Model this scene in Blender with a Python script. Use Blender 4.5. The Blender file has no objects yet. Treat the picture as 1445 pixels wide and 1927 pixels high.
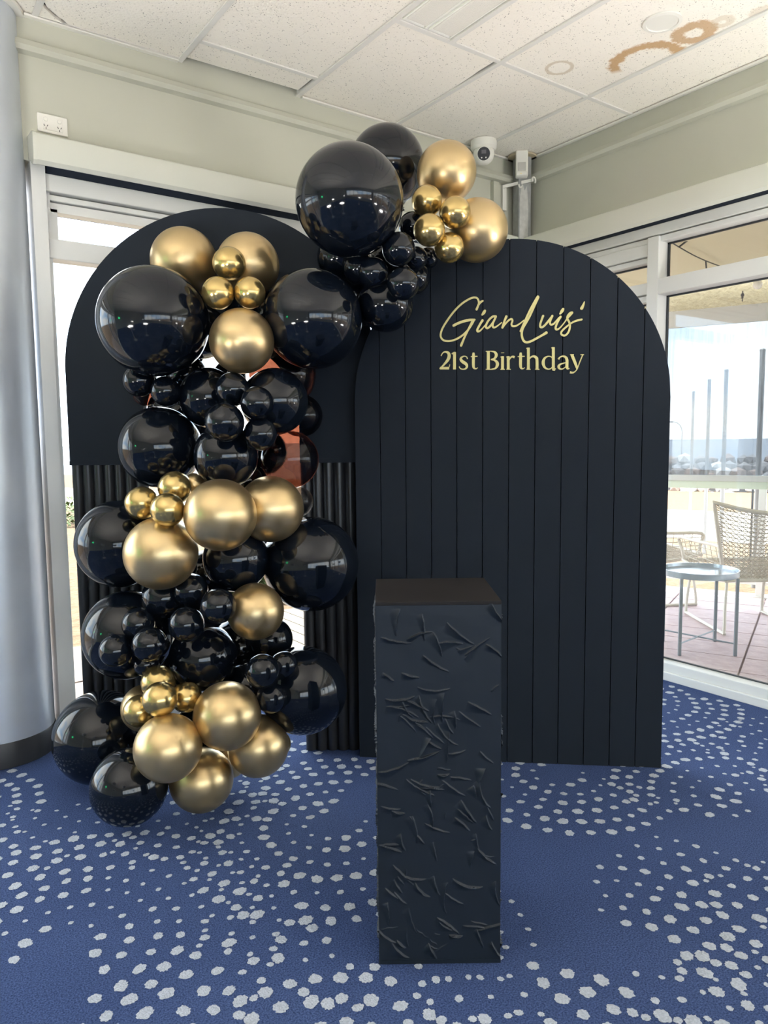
import bpy, bmesh, math, random
from mathutils import Vector, Matrix, noise as mnoise
import numpy as np

sc = bpy.context.scene
COL = sc.collection
PI = math.pi

# ------------------------------------------------------------------ camera
CAM = Vector((0.0, 0.0, 1.2934))
pitch, roll, yaw = 0.0951390520, 0.0106299295, 0.621948701
fw = Vector((math.sin(yaw)*math.cos(pitch), math.cos(yaw)*math.cos(pitch), -math.sin(pitch)))
r0 = Vector((math.cos(yaw), -math.sin(yaw), 0)); d0 = fw.cross(r0)
right = math.cos(roll)*r0 + math.sin(roll)*d0
down = fw.cross(right)
cam_data = bpy.data.cameras.new('camera'); cam = bpy.data.objects.new('camera', cam_data); COL.objects.link(cam)
M = Matrix((right, -down, -fw)).transposed().to_4x4(); M.translation = CAM
cam.matrix_world = M
cam_data.sensor_fit = 'VERTICAL'; cam_data.sensor_height = 36.0; cam_data.sensor_width = 36.0
cam_data.lens = 1387.04564/1927*36.0
cam_data.clip_start = 0.02; cam_data.clip_end = 6000
sc.camera = cam

# ------------------------------------------------------------------ sky, lamps, exposure
SKY = 2.5
w = bpy.data.worlds.new('sky'); sc.world = w; w.use_nodes = True
nt = w.node_tree; nt.nodes.clear()
def wn(t, **k):
    n = nt.nodes.new(t)
    for a, b in k.items(): setattr(n, a, b)
    return n
tc = wn('ShaderNodeTexCoord'); mp = wn('ShaderNodeMapping'); mp.inputs['Scale'].default_value = (1, 1, 2.2)
nz = wn('ShaderNodeTexNoise'); nz.inputs['Scale'].default_value = 2.6; nz.inputs['Detail'].default_value = 7; nz.inputs['Roughness'].default_value = .6
rmp = wn('ShaderNodeValToRGB'); rmp.color_ramp.elements[0].position = .36; rmp.color_ramp.elements[1].position = .54
rmp.color_ramp.elements[0].color = (.42, .64, .95, 1); rmp.color_ramp.elements[1].color = (1, 1, 1, 1)
bg = wn('ShaderNodeBackground'); bg.inputs['Strength'].default_value = SKY
wo = wn('ShaderNodeOutputWorld')
nt.links.new(tc.outputs['Generated'], mp.inputs['Vector']); nt.links.new(mp.outputs['Vector'], nz.inputs['Vector'])
nt.links.new(nz.outputs['Fac'], rmp.inputs['Fac']); nt.links.new(rmp.outputs['Color'], bg.inputs['Color']); nt.links.new(bg.outputs['Background'], wo.inputs['Surface'])

sun_d = bpy.data.lights.new('sun', 'SUN'); sun_d.energy = 5.0; sun_d.angle = math.radians(3); sun_d.color = (1, .97, .92)
sun = bpy.data.objects.new('sun', sun_d); COL.objects.link(sun)
sun.rotation_euler = Vector((-.10, -.30, -.95)).to_track_quat('-Z', 'Y').to_euler()

vs = sc.view_settings; vs.view_transform = 'Standard'; vs.look = 'None'; vs.gamma = 1.0; vs.exposure = 1.65; vs.use_curve_mapping = False
sc.display_settings.display_device = 'sRGB'
sc.cycles.max_bounces = 14; sc.cycles.diffuse_bounces = 8; sc.cycles.transparent_max_bounces = 24; sc.cycles.caustics_reflective = False
sc.cycles.use_denoising = True
sc.cycles.sample_clamp_indirect = 6.0

# ------------------------------------------------------------------ helpers
MATS = {}
def P(name, col, rough=.6, metal=0.0, spec=.5, bump=None, vary=None, **kw):
    """principled material; bump=(scale, strength, detail), vary=(scale, amount)"""
    if name in MATS: return MATS[name]
    m = bpy.data.materials.new(name); m.use_nodes = True; MATS[name] = m
    t = m.node_tree; b = t.nodes['Principled BSDF']
    b.inputs['Base Color'].default_value = (*col, 1); b.inputs['Roughness'].default_value = rough
    b.inputs['Metallic'].default_value = metal; b.inputs['Specular IOR Level'].default_value = spec
    for k, v in kw.items(): b.inputs[k].default_value = v
    co = None
    if bump or vary:
        co = t.nodes.new('ShaderNodeTexCoord')
    if vary:
        n = t.nodes.new('ShaderNodeTexNoise'); n.inputs['Scale'].default_value = vary[0]; n.inputs['Detail'].default_value = 6
        mx = t.nodes.new('ShaderNodeMix'); mx.data_type = 'RGBA'
        mx.inputs[6].default_value = (*[c*(1-vary[1]) for c in col], 1); mx.inputs[7].default_value = (*[min(1, c*(1+vary[1])) for c in col], 1)
        t.links.new(co.outputs['Object'], n.inputs['Vector']); t.links.new(n.outputs['Fac'], mx.inputs[0]); t.links.new(mx.outputs[2], b.inputs['Base Color'])
    if bump:
        n = t.nodes.new('ShaderNodeTexNoise'); n.inputs['Scale'].default_value = bump[0]; n.inputs['Detail'].default_value = bump[2] if len(bump) > 2 else 4
        bp = t.nodes.new('ShaderNodeBump'); bp.inputs['Strength'].default_value = bump[1]; bp.inputs['Distance'].default_value = .01
        t.links.new(co.outputs['Object'], n.inputs['Vector']); t.links.new(n.outputs['Fac'], bp.inputs['Height']); t.links.new(bp.outputs['Normal'], b.inputs['Normal'])
    return m

class MB:
    """mesh builder: collects boxes, tubes, lathes and prisms into ONE mesh"""
    def __init__(s): s.v = []; s.f = []
    def add(s, v, f):
        o = len(s.v); s.v += [tuple(p) for p in v]; s.f += [tuple(i+o for i in q) for q in f]; return s
    def box(s, x0, x1, y0, y1, z0, z1, bev=0.0):
        x0, x1 = sorted((x0, x1)); y0, y1 = sorted((y0, y1)); z0, z1 = sorted((z0, z1))
        v = [(x0,y0,z0),(x1,y0,z0),(x1,y1,z0),(x0,y1,z0),(x0,y0,z1),(x1,y0,z1),(x1,y1,z1),(x0,y1,z1)]
        f = [(0,3,2,1),(4,5,6,7),(0,1,5,4),(1,2,6,5),(2,3,7,6),(3,0,4,7)]
        if bev:
            bm = bmesh.new(); vv = [bm.verts.new(p) for p in v]
            for q in f: bm.faces.new([vv[i] for i in q])
            bmesh.ops.bevel(bm, geom=bm.edges[:], offset=bev, segments=2, affect='EDGES', profile=.5)
            bm.verts.ensure_lookup_table(); bm.verts.index_update()
            s.add([p.co[:] for p in bm.verts], [[q.index for q in ff.verts] for ff in bm.faces]); bm.free(); return s
        return s.add(v, f)
    def tube(s, pts, r, n=10, cap=True, closed=False):
        pts = [Vector(p) for p in pts]; N = len(pts); rs = r if isinstance(r, (list, tuple)) else [r]*N
        v = []; f = []; prev = None
        for i, p in enumerate(pts):
            if closed: d = pts[(i+1) % N]-pts[i-1]
            else: d = pts[min(i+1, N-1)]-pts[max(i-1, 0)]
            d.normalize()
            if prev is None:
                a = Vector((0,0,1)) if abs(d.z) < .9 else Vector((1,0,0)); u = d.cross(a).normalized()
            else:
                u = (prev-d*prev.dot(d)).normalized()
            prev = u; wv = d.cross(u)
            for k in range(n):
                t = 2*PI*k/n; v.append(p+rs[i]*(math.cos(t)*u+math.sin(t)*wv))
        for i in range(N if closed else N-1):
            j = (i+1) % N
            for k in range(n):
                f.append((i*n+k, i*n+(k+1) % n, j*n+(k+1) % n, j*n+k))
        if cap and not closed:
            f.append(tuple(range(n-1, -1, -1))); f.append(tuple((N-1)*n+k for k in range(n)))
        return s.add(v, f)
    def lathe(s, prof, n=32, c=(0,0,0), axis='Z'):
        v = []; f = []
        for r, z in prof:
            for k in range(n):
                t = 2*PI*k/n
                p = (r*math.cos(t), r*math.sin(t), z)
                if axis == 'Y': p = (p[0], -p[2], p[1])
                v.append((c[0]+p[0], c[1]+p[1], c[2]+p[2]))
        for i in range(len(prof)-1):
            for k in range(n): f.append((i*n+k, i*n+(k+1) % n, (i+1)*n+(k+1) % n, (i+1)*n+k))
        f.append(tuple(range(n-1, -1, -1))); f.append(tuple((len(prof)-1)*n+k for k in range(n)))
        return s.add(v, f)
    def prism(s, poly, fn, h0, h1):
        """poly of 2-D points; fn(a,b,h)->xyz"""
        n = len(poly); v = [fn(a, b, h0) for a, b in poly]+[fn(a, b, h1) for a, b in poly]
        f = [tuple(range(n)), tuple(range(2*n-1, n-1, -1))]+[(i, i+n, (i+1) % n+n, (i+1) % n) for i in range(n)]
        return s.add(v, f)
    def mesh(s, name, mat=None, smooth=None):
        me = bpy.data.meshes.new(name); me.from_pydata(s.v, [], s.f); me.update()
        bm = bmesh.new(); bm.from_mesh(me); bmesh.ops.recalc_face_normals(bm, faces=bm.faces[:]); bm.to_mesh(me); bm.free()
        if mat: me.materials.append(mat)
        if smooth is not None:
            me.polygons.foreach_set('use_smooth', [True]*len(me.polygons))
            if smooth < 180: me.set_sharp_from_angle(angle=math.radians(smooth))
        return me
    def build(s, name, mat, parent=None, smooth=None, **props):
        return link(name, s.mesh(name, mat, smooth), parent, **props)

def link(name, me, parent=None, loc=(0,0,0), rz=0.0, **props):
    o = bpy.data.objects.new(name, me); COL.objects.link(o)
    if parent: o.parent = parent
    o.location = loc; o.rotation_euler = (0, 0, rz)
    for k, v in props.items(): o[k] = v
    return o
def thing(name, label, cat, loc=(0,0,0), rz=0.0, group=None):
    o = link(name, None, None, loc, rz); o['label'] = label; o['category'] = cat
    if group: o['group'] = group
    return o
def tag(o, label, cat, group=None):
    o['label'] = label; o['category'] = cat
    if group: o['group'] = group
    return o
def struct(name, me=None, loc=(0,0,0), rz=0.0): return link(name, me, None, loc, rz, kind='structure')
def box(*a, **k): return MB().box(*a, **k)
def catmull(pts, n=8):
    out = []; P_ = [pts[0]]+list(pts)+[pts[-1]]
    for i in range(1, len(P_)-2):
        p0, p1, p2, p3 = P_[i-1:i+3]
        for k in range(n):
            t = k/n
            out.append(tuple(.5*((2*b)+(-a+c)*t+(2*a-5*b+4*c-d)*t*t+(-a+3*b-3*c+d)*t**3) for a, b, c, d in zip(p0, p1, p2, p3)))
    out.append(tuple(pts[-1])); return out

# ------------------------------------------------------------------ materials
wall_m = P('cream_wall_paint', (.50, .505, .43), .75, bump=(60, .03), vary=(3, .03))
frame_m = P('white_powder_coat', (.68, .69, .67), .35, vary=(2, .02))
dark_gap = P('dark_gap', (.018, .028, .05), .8)
blind_m = P('white_vinyl_cassette', (.62, .63, .56), .4)
black_panel = P('matte_black_paint', (.0068, .0115, .0195), .66, spec=.22, bump=(220, .04), vary=(8, .1))
plinth_m = P('black_plaster_paint', (.0062, .0110, .0190), .45, spec=.38)
gold_letter = P('gold_acrylic', (.66, .58, .24), .45, vary=(30, .05))
white_plastic = P('white_plastic', (.78, .77, .72), .35)
grey_steel = P('grey_steel_paint', (.30, .31, .31), .5, vary=(25, .35))
black_plastic = P('black_plastic', (.02, .02, .022), .4)

def latex(name, thin):
    m = P(name, (.0035, .0055, .010), .055, spec=.42)
    b = m.node_tree.nodes['Principled BSDF']; t = m.node_tree
    co = t.nodes.new('ShaderNodeTexCoord'); n = t.nodes.new('ShaderNodeTexNoise'); n.inputs['Scale'].default_value = 3
    rr = t.nodes.new('ShaderNodeMapRange'); rr.inputs['To Min'].default_value = .05; rr.inputs['To Max'].default_value = .12
    t.links.new(co.outputs['Object'], n.inputs['Vector']); t.links.new(n.outputs['Fac'], rr.inputs['Value']); t.links.new(rr.outputs['Result'], b.inputs['Roughness'])
    if thin:
        tr = t.nodes.new('ShaderNodeBsdfTransparent'); tr.inputs['Color'].default_value = thin
        mx = t.nodes.new('ShaderNodeMixShader'); mx.inputs[0].default_value = .5
        out = [q for q in t.nodes if q.type == 'OUTPUT_MATERIAL'][0]
        t.links.new(b.outputs[0], mx.inputs[1]); t.links.new(tr.outputs[0], mx.inputs[2]); t.links.new(mx.outputs[0], out.inputs['Surface'])
    return m
black_latex = latex('black_latex', None)
thin_latex = latex('thin_black_latex', (.55, .30, .22, 1))
clear_latex = latex('smoky_grey_latex', (.8, .74, .70, 1))
def chrome(name, col, rough):
    m = P(name, col, rough, metal=.92)
    t = m.node_tree; b = t.nodes['Principled BSDF']
    co = t.nodes.new('ShaderNodeTexCoord'); n = t.nodes.new('ShaderNodeTexNoise'); n.inputs['Scale'].default_value = 60; n.inputs['Detail'].default_value = 3
    rr = t.nodes.new('ShaderNodeMapRange'); rr.inputs['To Min'].default_value = rough-.03; rr.inputs['To Max'].default_value = rough+.03
    t.links.new(co.outputs['Object'], n.inputs['Vector']); t.links.new(n.outputs['Fac'], rr.inputs['Value']); t.links.new(rr.outputs['Result'], b.inputs['Roughness'])
    return m
gold_big = chrome('satin_gold_latex', (.60, .45, .24), .33)
gold_small = chrome('shiny_gold_latex', (.58, .43, .18), .22)

def glass(name, tint=(1, 1, 1), gl=.0):
    m = bpy.data.materials.new(name); m.use_nodes = True; t = m.node_tree; t.nodes.clear()
    o = t.nodes.new('ShaderNodeOutputMaterial'); a = t.nodes.new('ShaderNodeBsdfTransparent'); g = t.nodes.new('ShaderNodeBsdfGlossy'); f = t.nodes.new('ShaderNodeFresnel'); mx = t.nodes.new('ShaderNodeMixShader')
    a.inputs['Color'].default_value = (*tint, 1); g.inputs['Roughness'].default_value = .01; ge = t.nodes.new('ShaderNodeNewGeometry'); mr = t.nodes.new('ShaderNodeMapRange'); mr.inputs['To Min'].default_value = 1.5; mr.inputs['To Max'].default_value = 1/1.5   # same reflectance entering and leaving the pane
    t.links.new(ge.outputs['Backfacing'], mr.inputs['Value']); t.links.new(mr.outputs['Result'], f.inputs['IOR'])
    t.links.new(f.outputs[0], mx.inputs[0]); t.links.new(a.outputs[0], mx.inputs[1]); t.links.new(g.outputs[0], mx.inputs[2]); t.links.new(mx.outputs[0], o.inputs[0])
    return m
glass_m = glass('window_glass', (.96, .98, .97))
# ------------------------------------------------------------------ room shell
FILL = 45.0  # strength of the uplighters added to brighten the room
XR, YB, XL, YF, ZC = 3.47, 3.35, -5.0, -5.2, 3.0   # right wall, back wall, left wall, rear wall, ceiling

# carpet: navy cut pile
cm = P('navy_carpet', (.045, .075, .185), .95, spec=.1)
t = cm.node_tree; b = t.nodes['Principled BSDF']
co = t.nodes.new('ShaderNodeTexCoord')
n1 = t.nodes.new('ShaderNodeTexNoise'); n1.inputs['Scale'].default_value = 240; n1.inputs['Detail'].default_value = 3
n2 = t.nodes.new('ShaderNodeTexNoise'); n2.inputs['Scale'].default_value = 2.2; n2.inputs['Detail'].default_value = 3
cr = t.nodes.new('ShaderNodeValToRGB'); cr.color_ramp.elements[0].position = .3; cr.color_ramp.elements[1].position = .75
cr.color_ramp.elements[0].color = (.018, .035, .10, 1); cr.color_ramp.elements[1].color = (.086, .130, .285, 1)
mx = t.nodes.new('ShaderNodeMix'); mx.data_type = 'RGBA'; mx.blend_type = 'MULTIPLY'; mx.inputs[0].default_value = .5
cr2 = t.nodes.new('ShaderNodeValToRGB'); cr2.color_ramp.elements[0].position = .35; cr2.color_ramp.elements[1].position = .65; cr2.color_ramp.elements[0].color = (.72, .74, .8, 1)
bp = t.nodes.new('ShaderNodeBump'); bp.inputs['Strength'].default_value = .5; bp.inputs['Distance'].default_value = .006
t.links.new(co.outputs['Object'], n1.inputs['Vector']); t.links.new(co.outputs['Object'], n2.inputs['Vector'])
t.links.new(n1.outputs['Fac'], cr.inputs['Fac']); t.links.new(n2.outputs['Fac'], cr2.inputs['Fac'])
t.links.new(cr.outputs['Color'], mx.inputs[6]); t.links.new(cr2.outputs['Color'], mx.inputs[7]); t.links.new(mx.outputs[2], b.inputs['Base Color'])
t.links.new(n1.outputs['Fac'], bp.inputs['Height']); t.links.new(bp.outputs['Normal'], b.inputs['Normal'])
floor = struct('floor', box(XL, XR+.1, YF, YB+.1, -.05, 0).mesh('floor', cm))

dm = P('pale_carpet_yarn', (.42, .46, .53), .95, spec=.1, bump=(260, .6, 3), vary=(190, .35))
rng = random.Random(11)
cent = [(.35, 1.95, .62), (-.15, 1.15, .55), (1.55, 1.05, .60), (.62, 1.05, .5), (1.05, .55, .55), (1.95, .55, .6), (2.55, 1.25, .55), (2.15, 1.85, .5), (1.25, 2.05, .55),
        (.75, 2.75, .6), (-.35, 2.3, .55), (3.05, 2.25, .6), (2.95, .45, .6), (.25, .35, .6), (1.75, 2.85, .6), (2.5, 2.8, .5), (-.6, .3, .55), (1.5, -.1, .6), (.6, -.35, .5), (2.3, -.15, .5), (3.2, -.4, .5), (-1.2, 1.6, .6), (-1.3, 2.7, .6), (-1.3, .6, .6), (1.0, 1.5, .45), (3.1, 1.3, .5), (.05, 2.95, .5), (3.0, 3.1, .5)]
dots = []; cell = {}
def try_dot(x, y, r, gap):
    if not (XL+.05 < x < XR-.06 and y < YB-.06): return
    kx, ky = int(x//.08), int(y//.08)
    for i in (-1, 0, 1):
        for j in (-1, 0, 1):
            for (a, c, q) in cell.get((kx+i, ky+j), ()):
                if (a-x)**2+(c-y)**2 < ((q+r)*gap)**2: return
    cell.setdefault((kx, ky), []).append((x, y, r)); dots.append((x, y, r))
for cx, cy, R in cent:
    ph = rng.uniform(0, 6.28); rad = .10
    while rad < R:
        m = rng.choice((1, 2)); sz = .010+.0075*math.sin(ph+rad*11)
        step = rng.uniform(.056, .07); k = int(2*PI*rad/step)
        for i in range(k):
            a = ph*1.7+2*PI*i/k
            r = max(.0075, .0125+.0055*math.sin(m*a+ph+rad*4)+rng.uniform(-.0025, .0025))
            if math.sin(a*1.0+ph*2.3+rad*2) < -.75: continue
            jx = rng.uniform(-.006, .006)
            try_dot(cx+(rad+jx)*math.cos(a), cy+(rad+jx)*math.sin(a), r, 1.12 if r < .015 else .98)
        rad += rng.uniform(.058, .078)
v = []; f = []
for x, y, r in dots:
    r *= .93; o = len(v); n = 26; e = rng.uniform(1.0, 1.25); th = rng.uniform(0, 3.14)
    v.append((x, y, .0016))
    for k in range(n):
        a = 2*PI*k/n; q = r*(1+rng.uniform(-.16, .13)); px, py = q*e*math.cos(a), q*math.sin(a)
        v.append((x+px*math.cos(th)-py*math.sin(th), y+px*math.sin(th)+py*math.cos(th), .0012))
    f += [(o, o+1+k, o+1+(k+1) % n) for k in range(n)]
me = bpy.data.meshes.new('carpet_dots'); me.from_pydata(v, [], f); me.materials.append(dm)
link('carpet_dots', me, floor, kind='stuff')

# walls
wb = struct('wall_back', MB().box(.62, XR+.12, YB, YB+.14, 2.44, 3.05).box(XL, .30, YB, YB+.14, 2.44, 3.05).mesh('wall_back', wall_m))
wr = struct('wall_right', MB().box(XR, XR+.14, YF, YB+.14, 2.427, 3.05).mesh('wall_right', wall_m))
wl = struct('wall_left', MB().box(XL-.1, XL, YF, YB, 0, 3.05).mesh('wall_left', wall_m))
wf = struct('wall_front', MB().box(XL, -4.6, YF-.1, YF, 0, 3.05).box(3.0, XR+.1, YF-.1, YF, 0, 3.05).box(-4.6, 3.0, YF-.1, YF, 2.4, 3.05).box(-4.6, 3.0, YF-.1, YF, 0, .7).mesh('wall_front', wall_m))
wn_ = struct('added_window')  # unseen rear glazing, added to brighten the room and the balloon reflections
MB().box(-4.6, 3.0, YF-.08, YF-.02, .7, .77).box(-4.6, 3.0, YF-.08, YF-.02, 2.33, 2.4).build('window_frame', frame_m, wn_)
for k in range(7):
    x = -4.57+k*1.257; box(x-.03, x+.03, YF-.08, YF-.02, .7, 2.4).build('mullion', frame_m, wn_)
    if k < 6: box(x+.03, x+1.227, YF-.052, YF-.048, .77, 2.33).build('glass_pane', glass_m, wn_)
struct('added_eave', box(XL-.3, XR+.1, YB+.14, YB+.95, 2.62, 2.75).mesh('added_eave', wall_m))  # unseen overhang, added to keep direct sun out of the back windows

# wall boards and the moulding under the ceiling
trim = struct('trim_1', MB().prism([(0, 2.905), (.028, 2.895), (.036, 2.872), (.026, 2.855), (0, 2.848)], lambda a, z, h: (h, YB-a, z), .615, 3.40).mesh('trim_1', wall_m))
struct('trim_2', MB().prism([(0, 2.905), (.028, 2.895), (.036, 2.872), (.026, 2.855), (0, 2.848)], lambda a, z, h: (XR-a, h, z), YF, 3.30).mesh('trim_2', wall_m))
angle_m = P('white_ceiling_angle', (.74, .73, .68), .5)
struct('trim_3', MB().box(.66, 1.29, YB-.022, YB, 2.990, 2.999).box(1.92, XR, YB-.022, YB, 2.990, 2.999).box(XL, .3, YB-.022, YB, 2.990, 2.999).mesh('trim_3', angle_m))
struct('trim_4', MB().box(XR-.022, XR, YF, YB, 2.990, 2.999).mesh('trim_4', angle_m))

# ------------------------------------------------------------------ ceiling: backing, grid bars, tiles
ceiling = struct('ceiling', box(XL-.1, XR+.1, YF-.1, YB+.1, 3.035, 3.08).mesh('ceiling', dark_gap))
def tile_mat(name, stains):
    m = P(name, (.78, .75, .70), .85, spec=.2)
    t = m.node_tree; b = t.nodes['Principled BSDF']
    g = t.nodes.new('ShaderNodeNewGeometry')
    vo = t.nodes.new('ShaderNodeTexVoronoi'); vo.inputs['Scale'].default_value = 95
    nd = t.nodes.new('ShaderNodeTexNoise'); nd.inputs['Scale'].default_value = 45; nd.inputs['Detail'].default_value = 5
    ad = t.nodes.new('ShaderNodeMath'); ad.operation = 'ADD'
    t.links.new(g.outputs['Position'], vo.inputs['Vector']); t.links.new(g.outputs['Position'], nd.inputs['Vector'])
    sb = t.nodes.new('ShaderNodeMath'); sb.operation = 'MULTIPLY'; sb.inputs[1].default_value = .75
    t.links.new(nd.outputs['Fac'], sb.inputs[0]); t.links.new(vo.outputs['Distance'], ad.inputs[0]); t.links.new(sb.outputs[0], ad.inputs[1])
    rp = t.nodes.new('ShaderNodeValToRGB'); rp.color_ramp.elements[0].position = .46; rp.color_ramp.elements[1].position = .56
    rp.color_ramp.elements[0].color = (.36, .34, .31, 1); rp.color_ramp.elements[1].color = (.88, .845, .77, 1)
    t.links.new(ad.outputs[0], rp.inputs['Fac'])
    bp = t.nodes.new('ShaderNodeBump'); bp.inputs['Strength'].default_value = .5; bp.inputs['Distance'].default_value = .004
    t.links.new(ad.outputs[0], bp.inputs['Height']); t.links.new(bp.outputs['Normal'], b.inputs['Normal'])
    cur = rp.outputs['Color']
    nw = t.nodes.new('ShaderNodeTexNoise'); nw.inputs['Scale'].default_value = 26; nw.inputs['Detail'].default_value = 6; nw.inputs['Roughness'].default_value = .7
    t.links.new(g.outputs['Position'], nw.inputs['Vector'])
    for (cx, cy, r, wd, col, amt, cut) in stains:
        def mth(op, a, bv=None, c=None):
            q = t.nodes.new('ShaderNodeMath'); q.operation = op
            for i, z in enumerate((a, bv, c)):
                if z is None: continue
                if isinstance(z, (int, float)): q.inputs[i].default_value = z
                else: t.links.new(z, q.inputs[i])
            return q.outputs[0]
        sx = t.nodes.new('ShaderNodeSeparateXYZ'); t.links.new(g.outputs['Position'], sx.inputs[0])
        dx = mth('SUBTRACT', sx.outputs[0], cx); dy = mth('SUBTRACT', sx.outputs[1], cy)
        dist = mth('SQRT', mth('ADD', mth('MULTIPLY', dx, dx), mth('MULTIPLY', dy, dy)))
        jit = mth('MULTIPLY', mth('SUBTRACT', nw.outputs['Fac'], .5), wd*2.2)
        e = mth('ABSOLUTE', mth('ADD', mth('SUBTRACT', dist, r), jit))
        k = mth('SUBTRACT', 1.0, mth('DIVIDE', e, wd)); k = mth('MAXIMUM', k, 0.0); k = mth('MINIMUM', mth('MULTIPLY', k, 2.2), 1.0)
        if cut is not None:   # only the arc on one side: cut = (nx, ny, offset)
            s_ = mth('ADD', mth('MULTIPLY', dx, cut[0]), mth('MULTIPLY', dy, cut[1])); s_ = mth('SUBTRACT', s_, cut[2])
            s_ = mth('MINIMUM', mth('MAXIMUM', mth('MULTIPLY', s_, 30.0), 0.0), 1.0); k = mth('MULTIPLY', k, s_)
        k = mth('MULTIPLY', k, amt)
        mxn = t.nodes.new('ShaderNodeMix'); mxn.data_type = 'RGBA'; mxn.inputs[7].default_value = (*col, 1)
        t.links.new(k, mxn.inputs[0]); t.links.new(cur, mxn.inputs[6]); cur = mxn.outputs[2]
    t.links.new(cur, b.inputs['Base Color'])
    return m
tile_m = tile_mat('mineral_fibre_tile', [])
stain_m = tile_mat('water_stained_tile', [(3.055, 2.165, .145, .034, (.50, .29, .11), .85, (-.80, -.45, -.045)), (3.01, 1.905, .064, .034, (.50, .30, .13), .8, None), (2.765, 2.43, .058, .012, (.52, .42, .28), .55, None),
                                          (3.03, 1.79, .03, .02, (.55, .45, .30), .4, None), (3.10, 1.66, .03, .03, (.6, .52, .40), .5, None)])
T_bar = P('white_grid_bar', (.72, .71, .67), .6)
gx = [3.1-.6*k for k in range(14)]          # grid lines along y
def add_tile(poly, mat=tile_m, dz=0.0):
    return MB().prism(poly, lambda a, c, h: (a, c, h), 3.004+dz, 3.019+dz).build('ceiling_tile', mat, ceiling)
def rect(a, b_, c, d): return [(a, c), (b_, c), (b_, d), (a, d)]
TE = .003
tile_cache = {}
def std_tile(x0, x1, y0, y1, mat=tile_m):
    key = (round(x1-x0, 3), round(y1-y0, 3), mat.name)
    if key not in tile_cache:
        tile_cache[key] = MB().box(TE, x1-x0-TE, TE, y1-y0-TE, 3.004, 3.019).mesh('ceiling_tile', mat)
    return link('ceiling_tile', tile_cache[key], ceiling, (x0, y0, 0))
cols = [(3.1, XR)]+[(gx[k+1], gx[k]) for k in range(13)]+[(XL, gx[13])]
cross = []
for ci, (a, c) in enumerate(cols):
    top = {3: 3.14, 4: 3.34}.get(ci, 2.54 if ci % 2 == 0 or ci < 3 else 3.14)
    ys = [YB]; y = top
    while y > YF:
        ys.append(y); y -= 1.2
    ys.append(YF)
    for j in range(len(ys)-1):
        y1, y0 = ys[j], ys[j+1]
        if y1-y0 < .03: continue
        if j: cross.append((a, c, y1))
        if ci == 2 and j == 1:      # twin tube light takes the left half of this bay
            std_tile(2.2, c, y0, y1); continue
        if ci == 1 and j == 1: std_tile(a, c, y0, y1, stain_m); continue
        if ci == 2 and j == 0:      # chipped edge beside the grid bar
            add_tile([(a+TE, y0+TE), (c-.026, y0+TE), (c-.024, y0+.12), (c-.016, y0+.2), (c-.012, y0+.3), (c-TE, y0+.42), (c-TE, y1-TE), (a+TE, y1-TE)]); continue
        if ci == 3 and j == 0: add_tile([(a+.02, y0+TE), (c-.02, y0+TE), (c-.02, y1-.045), (a+.02, y1-.035)], dz=.004); continue
        if ci == 4 and j == 0: continue
        if ci == 4 and j == 1:      # cracked corner by the column
            add_tile([(a+TE, y0), (c-TE, y0), (c-TE, YB-.004), (a+.14, YB-.004), (a+.10, YB-.045), (a+.085, YB-.05), (a+.03, YB-.10), (a+.012, YB-.135)])
            add_tile([(a+TE, YB-.125), (a+.02, YB-.095), (a+.075, YB-.04), (a+.09, YB-.032), (a+.122, YB-.004), (a+TE, YB-.004)], dz=-.004); continue
        std_tile(a, c, y0, y1)
for x in gx+[2.2]:
    y0, y1 = (1.34, 2.54) if x == 2.2 else (YF, YB)
    MB().box(x-.012, x+.012, y0, y1, 2.996, 3.003).box(x-.002, x+.002, y0, y1, 3.003, 3.03).build('grid_bar', T_bar, ceiling)
for a, c, y in cross:
    MB().box(a+.012, c-.012, y-.012, y+.012, 2.997, 3.003).box(a+.012, c-.012, y-.002, y+.002, 3.003, 3.03).build('grid_bar', T_bar, ceiling)

# ------------------------------------------------------------------ back window (full height glazing)
def window_back(name, x0, x1, mulls):
    wz = struct(name)
    gl = [x0+.075]+[m for m in mulls]+[x1-.05]
    MB().box(x0, x0+.055, 3.335, 3.45, 0, 2.44).box(x0+.055, x0+.075, 3.37, 3.45, 0, 2.40).build('jamb', frame_m, wz)
    MB().box(x1-.05, x1, 3.35, 3.45, 0, 2.44).build('jamb', frame_m, wz)
    MB().box(x0+.055, x1-.05, 3.352, 3.46, 2.335, 2.404, bev=.004).build('head_rail', frame_m, wz)
    MB().box(x0+.055, x1-.05, 3.372, 3.46, 2.305, 2.328, bev=.003).build('head_rail', frame_m, wz)
    MB().box(x0+.055, x1-.05, 3.385, 3.46, 2.275, 2.300).build('head_rail', frame_m, wz)
    box(x0+.055, x1-.05, 3.41, 3.455, 2.265, 2.435).build('shadow_gap', dark_gap, wz)
    MB().box(x0+.06, x1-.05, 3.365, 3.45, 2.068, 2.150, bev=.004).build('transom_bar', frame_m, wz)
    MB().box(x0+.06, x1-.05, 3.355, 3.45, 0, .095, bev=.004).build('sill_rail', frame_m, wz)
    for m in mulls:
        MB().box(m-.032, m+.032, 3.36, 3.45, .09, 2.28, bev=.003).build('mullion', frame_m, wz)
    for i in range(len(gl)-1):
        a, c = gl[i], gl[i+1]; sa = .03
        for z0, z1 in ((2.150, 2.275), (.095, 2.068)):
            if z0 > 2: 
                MB().box(a, c, 3.385, 3.44, z1-.012, z1).box(a, a+sa, 3.385, 3.44, z0, z1).box(c-sa, c, 3.385, 3.44, z0, z1).build('sash', frame_m, wz)
            box(a, c, 3.418, 3.422, z0, z1).build('glass_pane', glass_m, wz)
    return wz
window_back('window_1', .655, 3.42, [2.05])
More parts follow.
